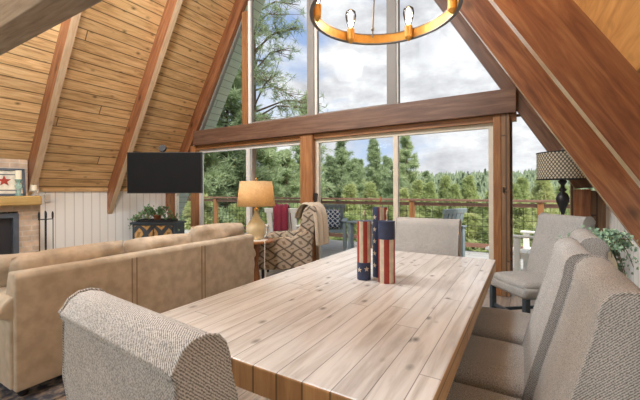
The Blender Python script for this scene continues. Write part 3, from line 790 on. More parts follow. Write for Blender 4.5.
for (x, y, a, lab) in ((-.105, 1.16, 90, 'grey dining chair nearest on the right side of the table, in the bottom right corner'),
                       (-.135, 1.635, 91, 'grey dining chair in the middle of the three along the right side of the table'),
                       (-.04, 2.12, 89, 'grey dining chair farthest of the three along the right side of the table'),
                       (-.64, 2.335, 180, 'brown-shaded dining chair at the far end of the table before the glass door'),
                       (.035, 3.30, 128.3, 'grey dining chair standing alone by the window with dark blue legs showing')):
    c = copy_tree(chair); c.scale.z = 1; c.location = (x, y, 0); c.rotation_euler.z = R(a); c['label'] = lab

# ================================================================== WOODEN FIRECRACKERS
def cyl_seg(bm, r, z0, z1, a0, a1, seg=6, mi=0):
    A = [a0 + (a1 - a0) * k / seg for k in range(seg + 1)]
    V = [[bm.verts.new((r * math.cos(a), r * math.sin(a), z)) for a in A] for z in (z0, z1)]
    for k in range(seg):
        f = bm.faces.new((V[0][k], V[0][k + 1], V[1][k + 1], V[1][k])); f.material_index = mi
M['navy'] = plain('navy_paint', (.035, .05, .11), .6, noise=.3, scale=30)
M['offwhite'] = plain('antique_white_paint', (.62, .54, .42), .6, noise=.2, scale=30)
def cracker(x, y, h, r, stripes_z, blue_z, stars, label, rot=0, first=0):
    t = thing('wooden_firecracker', (x, y, TZ + .0005), rot, label, 'decoration', 'painted wooden firecrackers on the table')
    bm = BM(); n = 10
    for k in range(n):
        cyl_seg(bm, r, stripes_z[0], stripes_z[1], 2 * PI * k / n, 2 * PI * (k + 1) / n, 5, (k + first) % 2)
    cyl_seg(bm, r, blue_z[0], blue_z[1], 0, 2 * PI, 50, 2)
    bmesh.ops.remove_doubles(bm, verts=bm.verts, dist=1e-5)
    for z, up_ in ((h, 1), (0, 0)):
        f = bm.faces.new([bm.verts.new((r * math.cos(2 * PI * k / 50), r * math.sin(2 * PI * k / 50), z)) for k in range(50)]); f.material_index = 2
    me_o = link('body', bm, [M['red'], M['offwhite'], M['navy']], t)
    for a, z in stars:
        bm = BM()
        for q in star_pts(0, 0, r * .42): pass
        P = star_pts(0, 0, r * .42); vs = [bm.verts.new(((r + .0008) * math.cos(a + p[0] / r), (r + .0008) * math.sin(a + p[0] / r), z + p[1])) for p in P]
        c = bm.verts.new(((r + .0012) * math.cos(a), (r + .0012) * math.sin(a), z))
        for i in range(len(vs)): bm.faces.new((vs[i], vs[(i + 1) % len(vs)], c))
        link('star', bm, M['offwhite'], t)
    bm = BM(); tube(bm, [(0, 0, h), (.001, 0, h + .03), (.004, 0, h + .052)], .004, 8); link('fuse', bm, M['terracotta'] if h > .3 else M['vase'], t)
    return t
ca = math.atan2(-1.57, .68)   # bearing from the crackers to the camera
cracker(-.690, 1.565, .285, .0335, (.085, .285), (0, .085), [(ca - .7, .05), (ca + .4, .055), (ca + 1.5, .04)], 'shortest slim striped firecracker with blue starry base, left of the three', first=0)
cracker(-.640, 1.655, .350, .037, (.03, .35), (0, .03), [], 'tallest firecracker, blue starry side showing, behind the other two', first=1)
cracker(-.575, 1.570, .290, .0395, (0, .205), (.205, .29), [], 'thickest firecracker with navy top and red and white stripes, in front', rot=.35, first=1)
# the tall one carries a blue starry band down its left side
tall = [o for o in bpy.data.objects if o.name.startswith('wooden_firecracker')][1]
bm = BM(); cyl_seg(bm, .0378, .0, .35, ca - 2.4, ca - .25, 24)
link('starry_band', bm, M['navy'], tall)
for z in (.06, .12, .18, .24, .30):
    for a in (ca - .85, ca - 1.5):
        bm = BM(); P = star_pts(0, 0, .014); rr = .0388
        vs = [bm.verts.new((rr * math.cos(a + p[0] / rr), rr * math.sin(a + p[0] / rr), z + p[1] + (.03 if a < ca - 1 else 0))) for p in P]
        c = bm.verts.new(((rr + .0004) * math.cos(a), (rr + .0004) * math.sin(a), z + (.03 if a < ca - 1 else 0)))
        for i in range(len(vs)): bm.faces.new((vs[i], vs[(i + 1) % len(vs)], c))
        link('star', bm, M['offwhite'], tall)

# ================================================================== CHANDELIER
HX, HY, HZ, HR = -.572, 1.53, 2.02, .34
t = thing('chandelier', (HX, HY, HZ), 0, 'round wooden ring chandelier with bare filament bulbs above the table', 'chandelier')
bm = BM(); lathe(bm, [(HR, 0), (HR, .045), (HR - .012, .045), (HR - .012, 0), (HR, 0)], 0, 0, 72, False); bmesh.ops.remove_doubles(bm, verts=bm.verts, dist=1e-5)
link('ring', bm, M['brass'], t, (0, 0, 1))
for z in (-.005, .045):
    bm = BM(); lathe(bm, [(HR + .004, z), (HR + .004, z + .005), (HR - .014, z + .005), (HR - .014, z), (HR + .004, z)], 0, 0, 72, False); bmesh.ops.remove_doubles(bm, verts=bm.verts, dist=1e-5)
    link('ring_rim', bm, M['ringrim'], t)
bm = BM(); lathe(bm, [(HR + .0035, 0), (HR + .0035, .045)], 0, 0, 72, False)
o = link('outer_band', bm, M['ringrim'], t); o.modifiers.new('s', 'SOLIDIFY').thickness = .002
far = math.atan2(.857, -.515)
for k in range(6):
    a = far + R(24) - k * R(60) + 0
    rx, ry = (HR - .03) * math.cos(a), (HR - .03) * math.sin(a)
    bm = BM(); lathe(bm, [(.006, -.02), (.012, -.012), (.02, 0), (.021, .055), (.017, .058)], rx, ry, 16)
    cup = link('bulb_holder', bm, M['brass'], t)
    bm = BM(); lathe(bm, [(.012, .058), (.014, .068), (.024, .10), (.030, .128), (.027, .150), (.012, .163), (.002, .165)], rx, ry, 18); link('bulb', bm, M['bulbglass'], cup, smooth=True)
    bm = BM()
    for q in range(4):
        b_ = q * PI / 2; tube(bm, [(rx + .004 * math.cos(b_), ry + .004 * math.sin(b_), .07), (rx + .011 * math.cos(b_), ry + .011 * math.sin(b_), .138)], .0012, 5)
    link('filament', bm, M['filament'], cup)
for k in range(3):
    a = far + k * 2 * PI / 3
    bm = BM(); tube(bm, [((HR - .02) * math.cos(a), (HR - .02) * math.sin(a), .03), ((HR - .02) * math.cos(a), (HR - .02) * math.sin(a), .075), (.01 * math.cos(a), .01 * math.sin(a), .95)], .0045, 6)
    bmesh.ops.create_uvsphere(bm, u_segments=8, v_segments=6, radius=.011, matrix=Matrix.Translation(((HR - .02) * math.cos(a), (HR - .02) * math.sin(a), .075)))
    link('hanger_rod', bm, M['ringrim'], t)
bm = BM(); tube(bm, [(0, 0, .94), (0, 0, zin(HX, OFF) - HZ - .01)], .007, 6); link('suspension_rod', bm, M['ringrim'], t)
bm = BM(); lathe(bm, [(.03, .92), (.03, .97)], 0, 0, 16); link('hub', bm, M['ringrim'], t)

# ================================================================== FLOOR LAMP BY THE RIGHT WINDOW
t = thing('floor_lamp', (.29, 4.03, -.0), 0, 'black turned floor lamp with a woven lattice drum shade by the right window', 'lamp')
bm = BM(); lathe(bm, [(.13, 0), (.13, .02), (.05, .04), (.02, .07)], 0, 0, 28); link('base', bm, M['black'], t)
bm = BM(); lathe(bm, [(.014, .07), (.014, .80), (.03, .82), (.02, .85), (.014, .90), (.014, .96), (.03, 1.02), (.052, 1.08), (.055, 1.11), (.04, 1.15), (.018, 1.17), (.034, 1.19), (.018, 1.21), (.016, 1.235), (.034, 1.26), (.036, 1.275), (.012, 1.29), (.008, 1.50)], 0, 0, 20); link('turned_column', bm, M['black'], t, smooth=True)
seg = 48; bm = BM(); lathe(bm, [(.212, 1.29), (.212, 1.545)], 0, 0, seg, False)
o = link('lamp_shade', bm, M['lampscreen'], t)
uvl = o.data.uv_layers[0]
for p in o.data.polygons:
    for li in p.loop_indices:
        c = o.data.vertices[o.data.loops[li].vertex_index].co; a = math.atan2(c.y, c.x)
        if a > PI - .01 and p.center.y < 0: a = -PI
        uvl.data[li].uv = (a * .212, c.z)
o.modifiers.new('s', 'SOLIDIFY').thickness = .004
for z in (1.287, 1.54):
    bm = BM(); lathe(bm, [(.216, z), (.216, z + .009), (.206, z + .009), (.206, z), (.216, z)], 0, 0, seg, False); bmesh.ops.remove_doubles(bm, verts=bm.verts, dist=1e-5)
    if z > 1.4:
        for k in range(3): tube(bm, [(0, 0, z), (.208 * math.cos(k * 2.094), .208 * math.sin(k * 2.094), z)], .003, 5)
    link('shade_rim', bm, M['black'], t)
bm = BM(); lathe(bm, [(.004, 1.54), (.012, 1.56), (.014, 1.575), (.004, 1.59)], 0, 0, 12); link('finial', bm, M['ringrim'], t)

# ================================================================== END TABLE WITH BOOKS, VASE, EUCALYPTUS
EX, EY = .41, 2.70
t = thing('end_table', (EX, EY, 0), 0, 'light wood end table by the right wall under the eucalyptus vase', 'side table')
bm = BM(); lathe(bm, [(.18, .575), (.19, .58), (.19, .595), (.18, .60)], 0, 0, 36); link('table_top', bm, M['lightwood'], t, (1, 0, 0))
for k in range(4):
    a = k * PI / 2 + PI / 4; bm = BM(); tube(bm, [(.10 * math.cos(a), .10 * math.sin(a), .575), (.15 * math.cos(a), .15 * math.sin(a), .0)], .016, 8, .011); link('leg', bm, M['lightwood'], t)
for k, (dz, rz, mt, lab) in enumerate(((.6005, 12, 'bookred', 'tan cloth book lying at the bottom under the vase'), (.6285, 25, 'lightwood', 'pale book lying on top of the tan book under the vase'))):
    b_ = thing('book', (EX - .005, EY + .02, dz), R(rz), lab, 'book', 'books under the vase')
    bm = BM(); box(bm, -.085, .085, -.11, .11, 0, .003); box(bm, -.085, .085, -.11, .11, .024, .027); box(bm, -.087, -.084, -.11, .11, 0, .027); link('cover', bm, M[mt], b_)
    bm = BM(); box(bm, -.083, .08, -.105, .105, .003, .024); link('pages', bm, M['paper'], b_)
t = thing('vase', (EX - .01, EY + .03, .656), 0, 'cream ceramic vase standing on two books on the end table', 'vase')
bm = BM(); lathe(bm, [(.052, 0), (.058, .008), (.066, .035), (.070, .065), (.064, .10), (.048, .14), (.038, .165), (.040, .185), (.046, .196), (.040, .196), (.032, .18)], 0, 0, 30); link('body', bm, M['vase'], t, smooth=True)
bm = BM(); tube(bm, [(-.038, 0, .175), (-.07, 0, .175), (-.082, 0, .14), (-.064, 0, .10)], .007, 8); link('handle', bm, M['vase'], t, smooth=True)
t = thing('eucalyptus_branches', (EX - .01, EY + .03, .845), 0, 'bushy grey-green eucalyptus branches spilling out of the cream vase', 'plant')
bs, bl = BM(), BM()
for i in range(46):
    a = random.uniform(0, 2 * PI); L = random.uniform(.10, .24); droop = random.uniform(.05, .34)
    if math.cos(a) > .45: L *= .62
    if math.sin(a) < -.3: L *= .6; droop *= .4
    pts = []
    for k in range(9):
        f = k / 8; pts.append((.01 * math.cos(a) + L * f * math.cos(a), L * f * math.sin(a), -.10 * (k == 0) + .10 * math.sin(f * PI * .8) * (1 - droop) - droop * f * f * .8))
    tube(bs, pts, .002, 5)
    for k in range(1, 9):
        for _ in range(5):
            p = Vector(pts[k]) + rvec(.014)
            if EX - .01 + p.x > KR - .03 or (p.y < .01 and p.z < -.01 and abs(p.x) < .09): continue
            leaf_blade(bl, p, rvec() + Vector((0, 0, .1)), rvec() + Vector((-.5, -1, 1)), random.uniform(.018, .030), random.uniform(.016, .026))
link('stems', bs, M['stem'], t); link('foliage', bl, M['euc'], t)
# loose black cord on the floor behind the near chair
bm = BM(); tube(bm, [(.62, 1.5, .006), (.52, 1.62, .006), (.50, 1.78, .006), (.58, 1.9, .006), (.60, 2.1, .006), (.62, 2.4, .006)], .005, 6)
tag(link('power_cord', bm, M['black'], None), 'black power cord on the floor beside the right wall', 'cord')

# ================================================================== OUTSIDE: DECK
DZ = -.03; YR_ = 7.3
bm = BM(); box(bm, -11, 3.5, D + .085, YR_ + .12, DZ - .05, DZ)
struct('deck_floor', bm, M['deck'], 'grey plank deck outside the glass doors', (1, 0, 0), cat='deck')
t = thing('deck_railing', (0, YR_, DZ), 0, 'reddish brown deck railing with black wire mesh infill', 'railing')
bm = BM(); box(bm, -11, 3.5, -.07, .08, .99, 1.03); link('top_rail', bm, M['rail'], t, (1, 0, 0))
bm = BM(); box(bm, -11, 3.5, -.02, .02, .89, .96); link('upper_rail', bm, M['rail'], t, (1, 0, 0))
bm = BM(); box(bm, -11, 3.5, -.02, .02, .10, .18); link('lower_rail', bm, M['rail'], t, (1, 0, 0))
bm = BM()
x = -11
while x < 3.5:
    box(bm, x, x + .006, -.003, .003, .17, .92); x += .135
for k in range(5): box(bm, -11, 3.5, -.003, .003, .25 + k * .13, .256 + k * .13)
link('wire_mesh', bm, M['black'], t)
for x in (2.5, .2, -2.1, -4.4, -6.62, -8.05, -10.3):
    bm = BM(); box(bm, x - .05, x + .05, -.05, .05, 0, 1.0); link('post', bm, M['post'], t, (0, 0, 1))

# deck furniture
def slat_chair(loc, rz, mat, label, cat='chair', name='patio_chair', wide=.6):
    t = thing(name, loc, rz, label, cat)
    w = wide / 2
    bm = BM()
    for k in range(5): box(bm, -w, w, -.25 + k * .105, -.155 + k * .105, .38, .40)
    link('seat', bm, M[mat], t, (1, 0, 0))
    bm = BM(); mx = Matrix.Translation((0, -.25, .40)) @ Matrix.Rotation(R(14), 4, 'X')
    n = int(wide / .11)
    for k in range(n): box(bm, -w + .03 + k * (wide - .06) / n, -w + .03 + (k + .82) * (wide - .06) / n, -.012, .012, 0, .50, mx)
    box(bm, -w, w, -.018, .018, .46, .53, mx); link('backrest', bm, M[mat], t, (0, 0, 1))
    for s in (-1, 1):
        bm = BM(); box(bm, s * w - .055, s * w + .055, -.36, .33, .60, .625); link('armrest', bm, M[mat], t, (0, 1, 0), bevel=.006)
        for y in (-.3, .26):
            bm = BM(); box(bm, s * w - .03, s * w + .03, y - .035, y + .035, 0, .60); link('leg', bm, M[mat], t)
        bm = BM(); box(bm, s * w - .012, s * w + .012, -.3, .26, .32, .38); link('side_rail', bm, M[mat], t, (0, 1, 0))
    return t
P1 = (-3.46, 6.15)
slat_chair((P1[0], P1[1], DZ), R(-155), 'greywood', 'grey wooden patio armchair with a patterned cushion beyond the centre post')
pc = Matrix.Translation((P1[0], P1[1], DZ)) @ Matrix.Rotation(R(-155), 4, 'Z')
bm = BM(); pillow(bm, .42, .13, .40, e=.35)
o = link('outdoor_cushion', bm, M['bluepattern'], None, (0, 0, 1), smooth=True)
o.matrix_world = pc @ Matrix.Translation((0, -.19, .615)) @ Matrix.Rotation(R(14), 4, 'X')
tag(o, 'navy and white patterned cushion on the grey patio armchair', 'cushion')
t = thing('patio_table', (-2.55, 6.05, DZ), R(-25), 'grey wooden patio table beside the cushioned patio chair', 'table')
bm = BM()
for k in range(6): box(bm, -.35, .35, -.30 + k * .102, -.205 + k * .102, .60, .625)
link('table_top', bm, M['greywood'], t, (1, 0, 0))
for sx in (-.28, .28):
    for sy in (-.22, .22):
        bm = BM(); box(bm, sx - .04, sx + .04, sy - .04, sy + .04, 0, .60); link('leg', bm, M['greywood'], t)
slat_chair((-1.33, 6.0, DZ - .0), R(66), 'greywood', 'grey patio chair seen above the far dining chair back')
# white adirondack and white round table
t = slat_chair((.19, 5.45, DZ), R(80), 'whitewood', 'white wooden patio chair outside the right-hand window')
t = thing('patio_table', (-.30, 5.65, DZ), 0, 'small white round patio table beside the white patio chair', 'table')
bm = BM(); lathe(bm, [(.23, .34), (.24, .345), (.24, .365), (.23, .37)], 0, 0, 32); link('table_top', bm, M['whitewood'], t)
for k in range(4):
    a = k * PI / 2 + .5; bm = BM(); tube(bm, [(.18 * math.cos(a), .18 * math.sin(a), .34), (-.0 * math.cos(a), 0, .18), (.2 * math.cos(a + .3), .22 * math.sin(a + .3), 0)], .011, 6); link('leg', bm, M['whitewood'], t)
# chair with maroon throw left of the armchair
t = slat_chair((-3.72, 5.05, DZ), R(20), 'whitewood', 'cream patio chair outside with a maroon throw, left of the patterned armchair')
t.scale = (1, 1, 1)
pm = Matrix.Translation((-3.72, 5.05, DZ)) @ Matrix.Rotation(R(20), 4, 'Z')
bm = BM(); drape(bm, [(0, -.21, .55), (0, -.24, .70), (0, -.28, .83), (0, -.31, .925), (0, -.37, .965), (0, -.42, .93), (0, -.42, .8), (0, -.41, .6), (0, -.39, .45)], .26, amp=.012)
o = link('throw_blanket', bm, M['maroon'], None, smooth=True); o.matrix_world = pm; o.modifiers.new('s', 'SOLIDIFY').thickness = .012
tag(o, 'maroon throw hung over the cream patio chair outside', 'blanket')
bm = BM(); pillow(bm, .46, .14, .42, e=.35); o = link('outdoor_cushion', bm, M['creamcloth'], None, smooth=True)
o.matrix_world = pm @ Matrix.Translation((0, -.13, .61)) @ Matrix.Rotation(R(14), 4, 'X'); tag(o, 'plain cream cushion on the patio chair with the maroon throw', 'cushion')

# ================================================================== TERRAIN AND TREES
def ground_z(x, y):
    d = math.hypot(x, y)
    if d < 9: return -3.2
    if d < 120: return -3.2 - (d - 9) * .10
    if d < 430: return -14.3 + ((d - 120) / 310) ** 1.3 * 29
    return 14.7
bm = BM(); rings = []
rad = [0, 9, 20, 40, 70, 120, 180, 250, 330, 430, 600]
for r in rad:
    rings.append([bm.verts.new((r * math.sin(a), r * math.cos(a), ground_z(0, r))) for a in [2 * PI * k / 64 for k in range(64)]] if r else [bm.verts.new((0, 0, -3.2))])
for k in range(64): bm.faces.new((rings[0][0], rings[1][k], rings[1][(k + 1) % 64]))
for a, b in zip(rings[1:], rings[2:]):
    for k in range(64): bm.faces.new((a[k], b[k], b[(k + 1) % 64], a[(k + 1) % 64]))
struct('terrain', bm, M['hill'], 'wooded ground falling away and rising to a distant ridge', smooth=True, cat='ground')

def add_clump(bm, c, r, n, l, w, up_=.3):
    for _ in range(n):
        d = rvec().normalized(); d.z += up_; d.normalize(); p = c + d * r * random.uniform(0, .8)
        s = d.cross(rvec()).normalized() * w
        v = [bm.verts.new(p - s), bm.verts.new(p + s), bm.verts.new(p + d * l)]
        bm.faces.new(v)

def pine_mesh(seed, h, spread, nb, per, pw=.75, l=.30, w=.028, bare=.25, ncl=6):
    random.seed(seed)
    bt, bf = BM(), BM()
    bend = [(0, 0, 0), (random.uniform(-.15, .15), random.uniform(-.15, .15), h * .5), (random.uniform(-.3, .3), random.uniform(-.3, .3), h)]
    tube(bt, [bend[0], (bend[1][0] * .6, bend[1][1] * .6, h * .25), bend[1], bend[2]], h * .014, 8, .03)
    for i in range(nb):
        f = bare + (1 - bare) * (i + random.random()) / nb; z = h * f; a = random.uniform(0, 2 * PI)
        L = spread * (1 - f) ** pw * random.uniform(.6, 1.15) + .25
        o = Vector((bend[2][0] * f * f, bend[2][1] * f * f, z)); d = Vector((math.cos(a), math.sin(a), random.uniform(-.05, .35)))
        pts = [o + d * L * t_ + Vector((0, 0, -.25 * L * t_ * (1 - t_) + .12 * L * t_ * t_)) for t_ in (0, .33, .66, 1)]
        tube(bt, pts, .03 * (1 - f) + .014, 5, .008)
        for k in range(ncl):
            t_ = .3 + .7 * (k + random.random()) / ncl
            j = min(int(t_ * 3), 2); q = pts[j].lerp(pts[j + 1], t_ * 3 - j) if t_ < 1 else pts[3]
            q = q + Vector((random.gauss(0, .14 * L), random.gauss(0, .14 * L), random.gauss(0, .06 * L)))
            add_clump(bf, q, .26, per, l, w)
    return bt, bf

def tree_proto(name, seed, h, spread, nb, per, mat, label, cat, group, **k):
    bt, bf = pine_mesh(seed, h, spread, nb, per, **k)
    t = thing(name, (0, 0, 0), 0, label, cat, group)
    link('trunk', bt, M['bark'], t, (0, 0, 1)); link('foliage', bf, M[mat], t)
    return t

def cam_pos(px, dist):
    """ground position seen in that direction of the picture (bearing only)"""
    a = (px - 320) / 345.
    dx = -.515 + a * .857; dy = .857 + a * .515; n = math.hypot(dx, dy)
    return dx / n * dist, dy / n * dist

protos = [tree_proto('pine_tree', 11, 13, 2.7, 110, 20, 'needle', '', 'tree', 'pines on the slope beyond the deck', bare=.12, ncl=13),
          tree_proto('pine_tree', 12, 15, 2.4, 120, 20, 'needle', '', 'tree', 'pines on the slope beyond the deck', bare=.2, ncl=13),
          tree_proto('pine_tree', 13, 11, 2.9, 110, 20, 'needle', '', 'tree', 'pines on the slope beyond the deck', bare=.05, ncl=13),
          tree_proto('young_pine', 14, 8, 2.1, 120, 20, 'bright', '', 'tree', 'bright young pines on the slope beyond the deck', bare=.03, ncl=12, l=.28, w=.035, pw=1.1)]
used = [False] * 4
def plant(i, px, dist, top_y, label, group=None, sc_=None):
    """tree standing in bearing px at dist with its height reaching picture row top_y"""
    x, y = cam_pos(px, dist); a = (px - 320) / 345.
    depth = dist / math.sqrt(1 + a * a); ztop = 1.2 + (189.7 - top_y) / 345. * depth
    gz = ground_z(x, y); hh = [13, 15, 11, 8][i]; s = (ztop - gz) / hh
    p = protos[i]
    if used[i]: t = copy_tree(p)
    else: t = p; used[i] = True
    t.location = (x, y, gz - .1); t.scale = (min(max(s, .75), 1.5) if sc_ is None else sc_,) * 2 + (s,); t.rotation_euler.z = random.uniform(0, 6.28)
    t['label'] = label; t['group'] = group or t.get('group', 'trees')
    return t
random.seed(21)
G1 = 'tall pines close behind the deck'
plant(1, 226, 15, 40, 'tall pine filling the left triangular gable window', G1, 1.0)
plant(0, 345, 34, 136, 'dark pine rising left of the ridge window edge above the railing', G1)
plant(1, 375, 36, 139, 'slender dark pine rising behind the firecrackers', G1)
plant(0, 408, 38, 135, 'tall isolated pine with a yellowish crown right of the slider mullion', G1)
plant(1, 307, 20, 93, 'dark pine rising behind the centre post', G1)
plant(2, 200, 13, 135, 'dense pine close to the deck left of the lamp', G1)
plant(0, 232, 17, 140, 'dense pine behind the left sliding door mullion', G1)
plant(2, 263, 16, 116, 'dense pine right behind the table lamp', G1)
plant(0, 288, 18, 150, 'dense pine left of the centre post', G1)
for px, d_, ty in ((180, 22, 120), (214, 26, 146), (248, 24, 146), (278, 27, 152), (305, 26, 152), (332, 28, 156), (355, 26, 160), (392, 30, 165), (345, 44, 150), (312, 40, 140), (385, 52, 158), (425, 44, 172),
                  (190, 34, 130), (225, 36, 146), (270, 38, 156), (150, 20, 120), (165, 30, 125), (300, 60, 158), (360, 62, 160), (430, 60, 178), (500, 58, 182), (465, 66, 180), (400, 66, 172), (545, 60, 184), (575, 50, 180)):
    plant(random.choice((0, 1, 2)), px, d_ + random.uniform(-1, 1), ty, 'green pine in the dense stand beyond the deck railing', 'pines in the dense stand beyond the railing')
for px, d_, ty in ((540, 24, 178), (455, 30, 186), (470, 42, 178), (350, 20, 186), (372, 24, 184), (405, 24, 190), (430, 26, 184), (490, 26, 192), (515, 34, 186), (560, 30, 188), (330, 17, 200), (390, 18, 205), (440, 18, 205), (480, 18, 205), (520, 19, 203),
                  (205, 12, 196), (240, 12.5, 205), (275, 12, 202), (300, 13, 205), (350, 14, 214), (420, 14, 216), (465, 14, 215), (500, 14, 214), (545, 15, 212), (580, 16, 208), (360, 30, 180), (418, 34, 182), (448, 50, 178), (520, 48, 180)):
    plant(3, px, d_ + random.uniform(-.5, .5), ty, 'bright yellow-green young pine below the deck rail line', 'bright trees below the railing')

# overhanging boughs of a tall near pine: a real tree standing just left beyond the deck
bt, bf = BM(), BM(); random.seed(5)
def at_dir(px, py, dist):
    a, b = (px - 320) / 345., (189.7 - py) / 345.
    return Vector((-.515 + a * .857, .857 + a * .515, b)) * dist + Vector((0, 0, 1.2))
bx_, by_ = cam_pos(247, 11.5); base = Vector((bx_, by_, -3.6))
tube(bt, [base, base + Vector((.2, .1, 6)), base + Vector((.3, .0, 12)), base + Vector((.0, .1, 17))], .12, 12, .05)
targets = []
for px, py in ((262, 8), (285, 15), (300, 28), (270, 35), (290, 48), (262, 60), (280, 72), (258, 82), (300, 5), (268, 78), (288, 30), (255, 25), (296, 98), (305, 108), (268, 118), (322, 104), (435, 12), (440, 5)):
    targets.append(at_dir(px, py, 9.6 + random.uniform(-.6, .6)))
for q in targets[:16]:
    z0 = q.z + random.uniform(-.2, 1.0); o_ = base + Vector((.25, .05, z0 - base.z - .3)); mid = (o_ + q) / 2 + Vector((0, 0, .25))
    pts = [o_, mid, q]; tube(bt, pts, .035, 6, .008)
    for k in range(26):
        t_ = random.uniform(.45, 1.0); c = (mid.lerp(q, (t_ - .45) / .55)) + Vector((random.gauss(0, .22), random.gauss(0, .22), random.gauss(0, .14)))
        tube(bt, [mid.lerp(q, max(0, (t_ - .6) / .55)), c], .006, 4)
        add_clump(bf, c, .05, 16, .17, .008, .1)
t = thing('pine_tree', (0, 0, 0), 0, 'near tall pine whose long-needled boughs hang across the gable window left of the ridge', 'tree', G1)
link('trunk', bt, M['bark'], t); link('foliage', bf, M['needle'], t)

# far forest on the ridge
random.seed(33)
def far_proto(seed, h, r):
    random.seed(seed); bt, bf = BM(), BM(); tube(bt, [(0, 0, -1), (0, 0, h * .5)], .2, 5)
    for k in range(130):
        f = random.uniform(.08, 1) ; rr = r * (1 - f) ** .8 * random.uniform(.4, 1) + .1; a = random.uniform(0, 6.28)
        add_clump(bf, Vector((rr * math.cos(a), rr * math.sin(a), h * f)), .4, 3, 1.6, .45, .5)
    t = thing('distant_pine', (0, 0, 0), 0, 'small distant pine on the far wooded ridge', 'tree', 'pines on the far ridge')
    link('trunk', bt, M['bark'], t); link('foliage', bf, M['hill'], t); return t
fp = [far_proto(1, 13, 3.2), far_proto(2, 11, 3.6), far_proto(3, 15, 3.)]
random.seed(34); n_ = 0
def far_spot(lo, hi):
    px = random.uniform(150, 620); d_ = random.uniform(lo, hi); x, y = cam_pos(px, d_); return x, y, ground_z(x, y)
for k in range(240):
    x, y, z = far_spot(95, 240) if k % 2 else far_spot(240, 420)
    if k < 3: c = fp[k]
    else: c = copy_tree(fp[k % 3])
    c.location = (x, y, z - .3); s = random.uniform(.55, .8); c.scale = (s, s, s); c.rotation_euler.z = random.uniform(0, 6)
bf = BM()
for k in range(6500):
    x, y, z = far_spot(110, 435); h = random.uniform(5.5, 9)
    r = random.uniform(1.5, 2.6); pts = 5
    prev = None
    a0 = random.uniform(0, 6); base_ = [bf.verts.new((x + r * math.cos(a0 + j * 2 * PI / pts) * random.uniform(.7, 1.2), y + r * math.sin(a0 + j * 2 * PI / pts) * random.uniform(.7, 1.2), z + h * random.uniform(.05, .3))) for j in range(pts)]
    mid_ = [bf.verts.new((x + r * .6 * math.cos(a0 + .5 + j * 2 * PI / pts), y + r * .6 * math.sin(a0 + .5 + j * 2 * PI / pts), z + h * random.uniform(.5, .7))) for j in range(pts)]
    tip = bf.verts.new((x, y, z + h))
    for j in range(pts):
        bf.faces.new((base_[j], base_[(j + 1) % pts], mid_[j])); bf.faces.new((mid_[j], base_[(j + 1) % pts], mid_[(j + 1) % pts])); bf.faces.new((mid_[j], mid_[(j + 1) % pts], tip))
o = link('distant_forest', bf, M['hill'], None); tag(o, 'dense forest covering the far hillside up to the ridge', 'forest', kind='stuff')

# ================================================================== SKY
w = bpy.data.worlds.new('sky'); sc.world = w; w.use_nodes = True; nt = w.node_tree
bg = nt.nodes['Background']
tc = N(nt, 'ShaderNodeTexCoord'); mp = N(nt, 'ShaderNodeMapping'); mp.inputs['Scale'].default_value = (1, 1, 2.2); mp.inputs['Location'].default_value = (.35, .1, .0)
nt.links.new(tc.outputs['Generated'], mp.inputs[0])
n1 = N(nt, 'ShaderNodeTexNoise', Scale=2.6, Detail=7., Roughness=.55, Distortion=.3); nt.links.new(mp.outputs[0], n1.inputs['Vector'])
n2 = N(nt, 'ShaderNodeTexNoise', Scale=6., Detail=6., Roughness=.6); nt.links.new(mp.outputs[0], n2.inputs['Vector'])
cl = ramp(nt, n2.outputs['Fac'], [(.34, (.48, .48, .51)), (.50, (.68, .68, .70)), (.64, (.92, .92, .92))])
sep = N(nt, 'ShaderNodeSeparateXYZ'); nt.links.new(tc.outputs['Generated'], sep.inputs[0])
blue = ramp(nt, sep.outputs[2], [(0., (.50, .60, .75)), (.6, (.20, .32, .62))])
# more cloud towards the right (+X)
k_ = math_(nt, 'ADD', n1.outputs['Fac'], math_(nt, 'MULTIPLY', sep.outputs[0], .42))
mask = ramp(nt, k_, [(.20, (0, 0, 0)), (.33, (1, 1, 1))])
c = mix(nt, 'MIX', mask, blue, cl)
nt.links.new(c, bg.inputs['Color']); bg.inputs['Strength'].default_value = 1.0

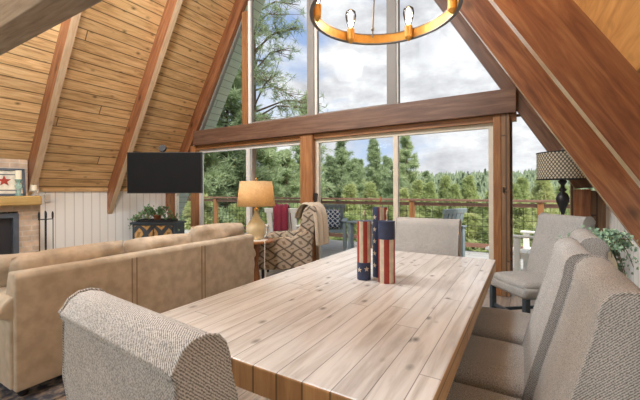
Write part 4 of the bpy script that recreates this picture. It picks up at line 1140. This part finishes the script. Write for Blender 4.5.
def light(kind, name, loc, energy, col, size=1., rot=(0, 0, 0), **k):
    l = bpy.data.lights.new(name, kind); l.energy = energy; l.color = col
    if kind == 'AREA': l.size = size
    elif kind == 'SUN': l.angle = R(6)
    else: l.shadow_soft_size = size
    o = bpy.data.objects.new(name, l); COL.objects.link(o); o.location = loc; o.rotation_euler = rot
    return o
so = light('SUN', 'sun_light', (0, 0, 20), 4.2, (1, .97, .90))
so.rotation_euler = Vector((-.5, .42, -.77)).to_track_quat('-Z', 'Y').to_euler()
light('POINT', 'lamp_bulb_light', (TX, TY, 1.12), 16, (1., .70, .40), .035)
for k in range(6):
    a = far + R(24) - k * R(60)
    light('POINT', 'chandelier_bulb_light', (HX + (HR - .03) * math.cos(a), HY + (HR - .03) * math.sin(a), HZ + .12), 1.1, (1., .74, .48), .02)
# added fill lights, unseen behind the camera
for x, e in ((-4.4, 60), (-2.8, 40), (-1.4, 10)):
    light('POINT', 'rear_fill_light', (x, -2.7, 3.6 if x == -2.8 else 2.9), e, (.95, .98, 1.), .3)
for x, e in ((-3.9, 270), (-1.7, 240)):  # added fill lights, unseen above the frame, to brighten the room
    light('POINT', 'ridge_fill_light', (x, 1.0, 4.35), e, (.88, .95, 1.), .4)

# ================================================================== CAMERA
cam = bpy.data.cameras.new('camera'); co = bpy.data.objects.new('camera', cam); COL.objects.link(co)
cam.sensor_fit = 'HORIZONTAL'; cam.sensor_width = 36; cam.lens = 36 * 345 / 640; cam.clip_start = .03; cam.clip_end = 2000
cam.shift_y = (189.7 - 200) / 640 * 1.0
cam.shift_y = -(200 - 189.7) / 640
fw = Vector((-.515, .857, 0)).normalized(); rt = Vector((fw.y, -fw.x, 0)); up = Vector((0, 0, 1))
m = Matrix((rt, up, -fw)).transposed().to_4x4()
m = m @ Matrix.Rotation(R(-.22), 4, 'Z')
m.translation = (0, 0, 1.2); co.matrix_world = m
sc.camera = co
sc.view_settings.view_transform = 'Standard'; sc.view_settings.look = 'None'; sc.view_settings.gamma = 1; sc.view_settings.exposure = 0.4
sc.view_settings.use_curve_mapping = False
sc.cycles.max_bounces = 8; sc.cycles.transparent_max_bounces = 16; sc.cycles.diffuse_bounces = 5
sc.cycles.use_denoising = True
sc.cycles.caustics_reflective = False; sc.cycles.caustics_refractive = False
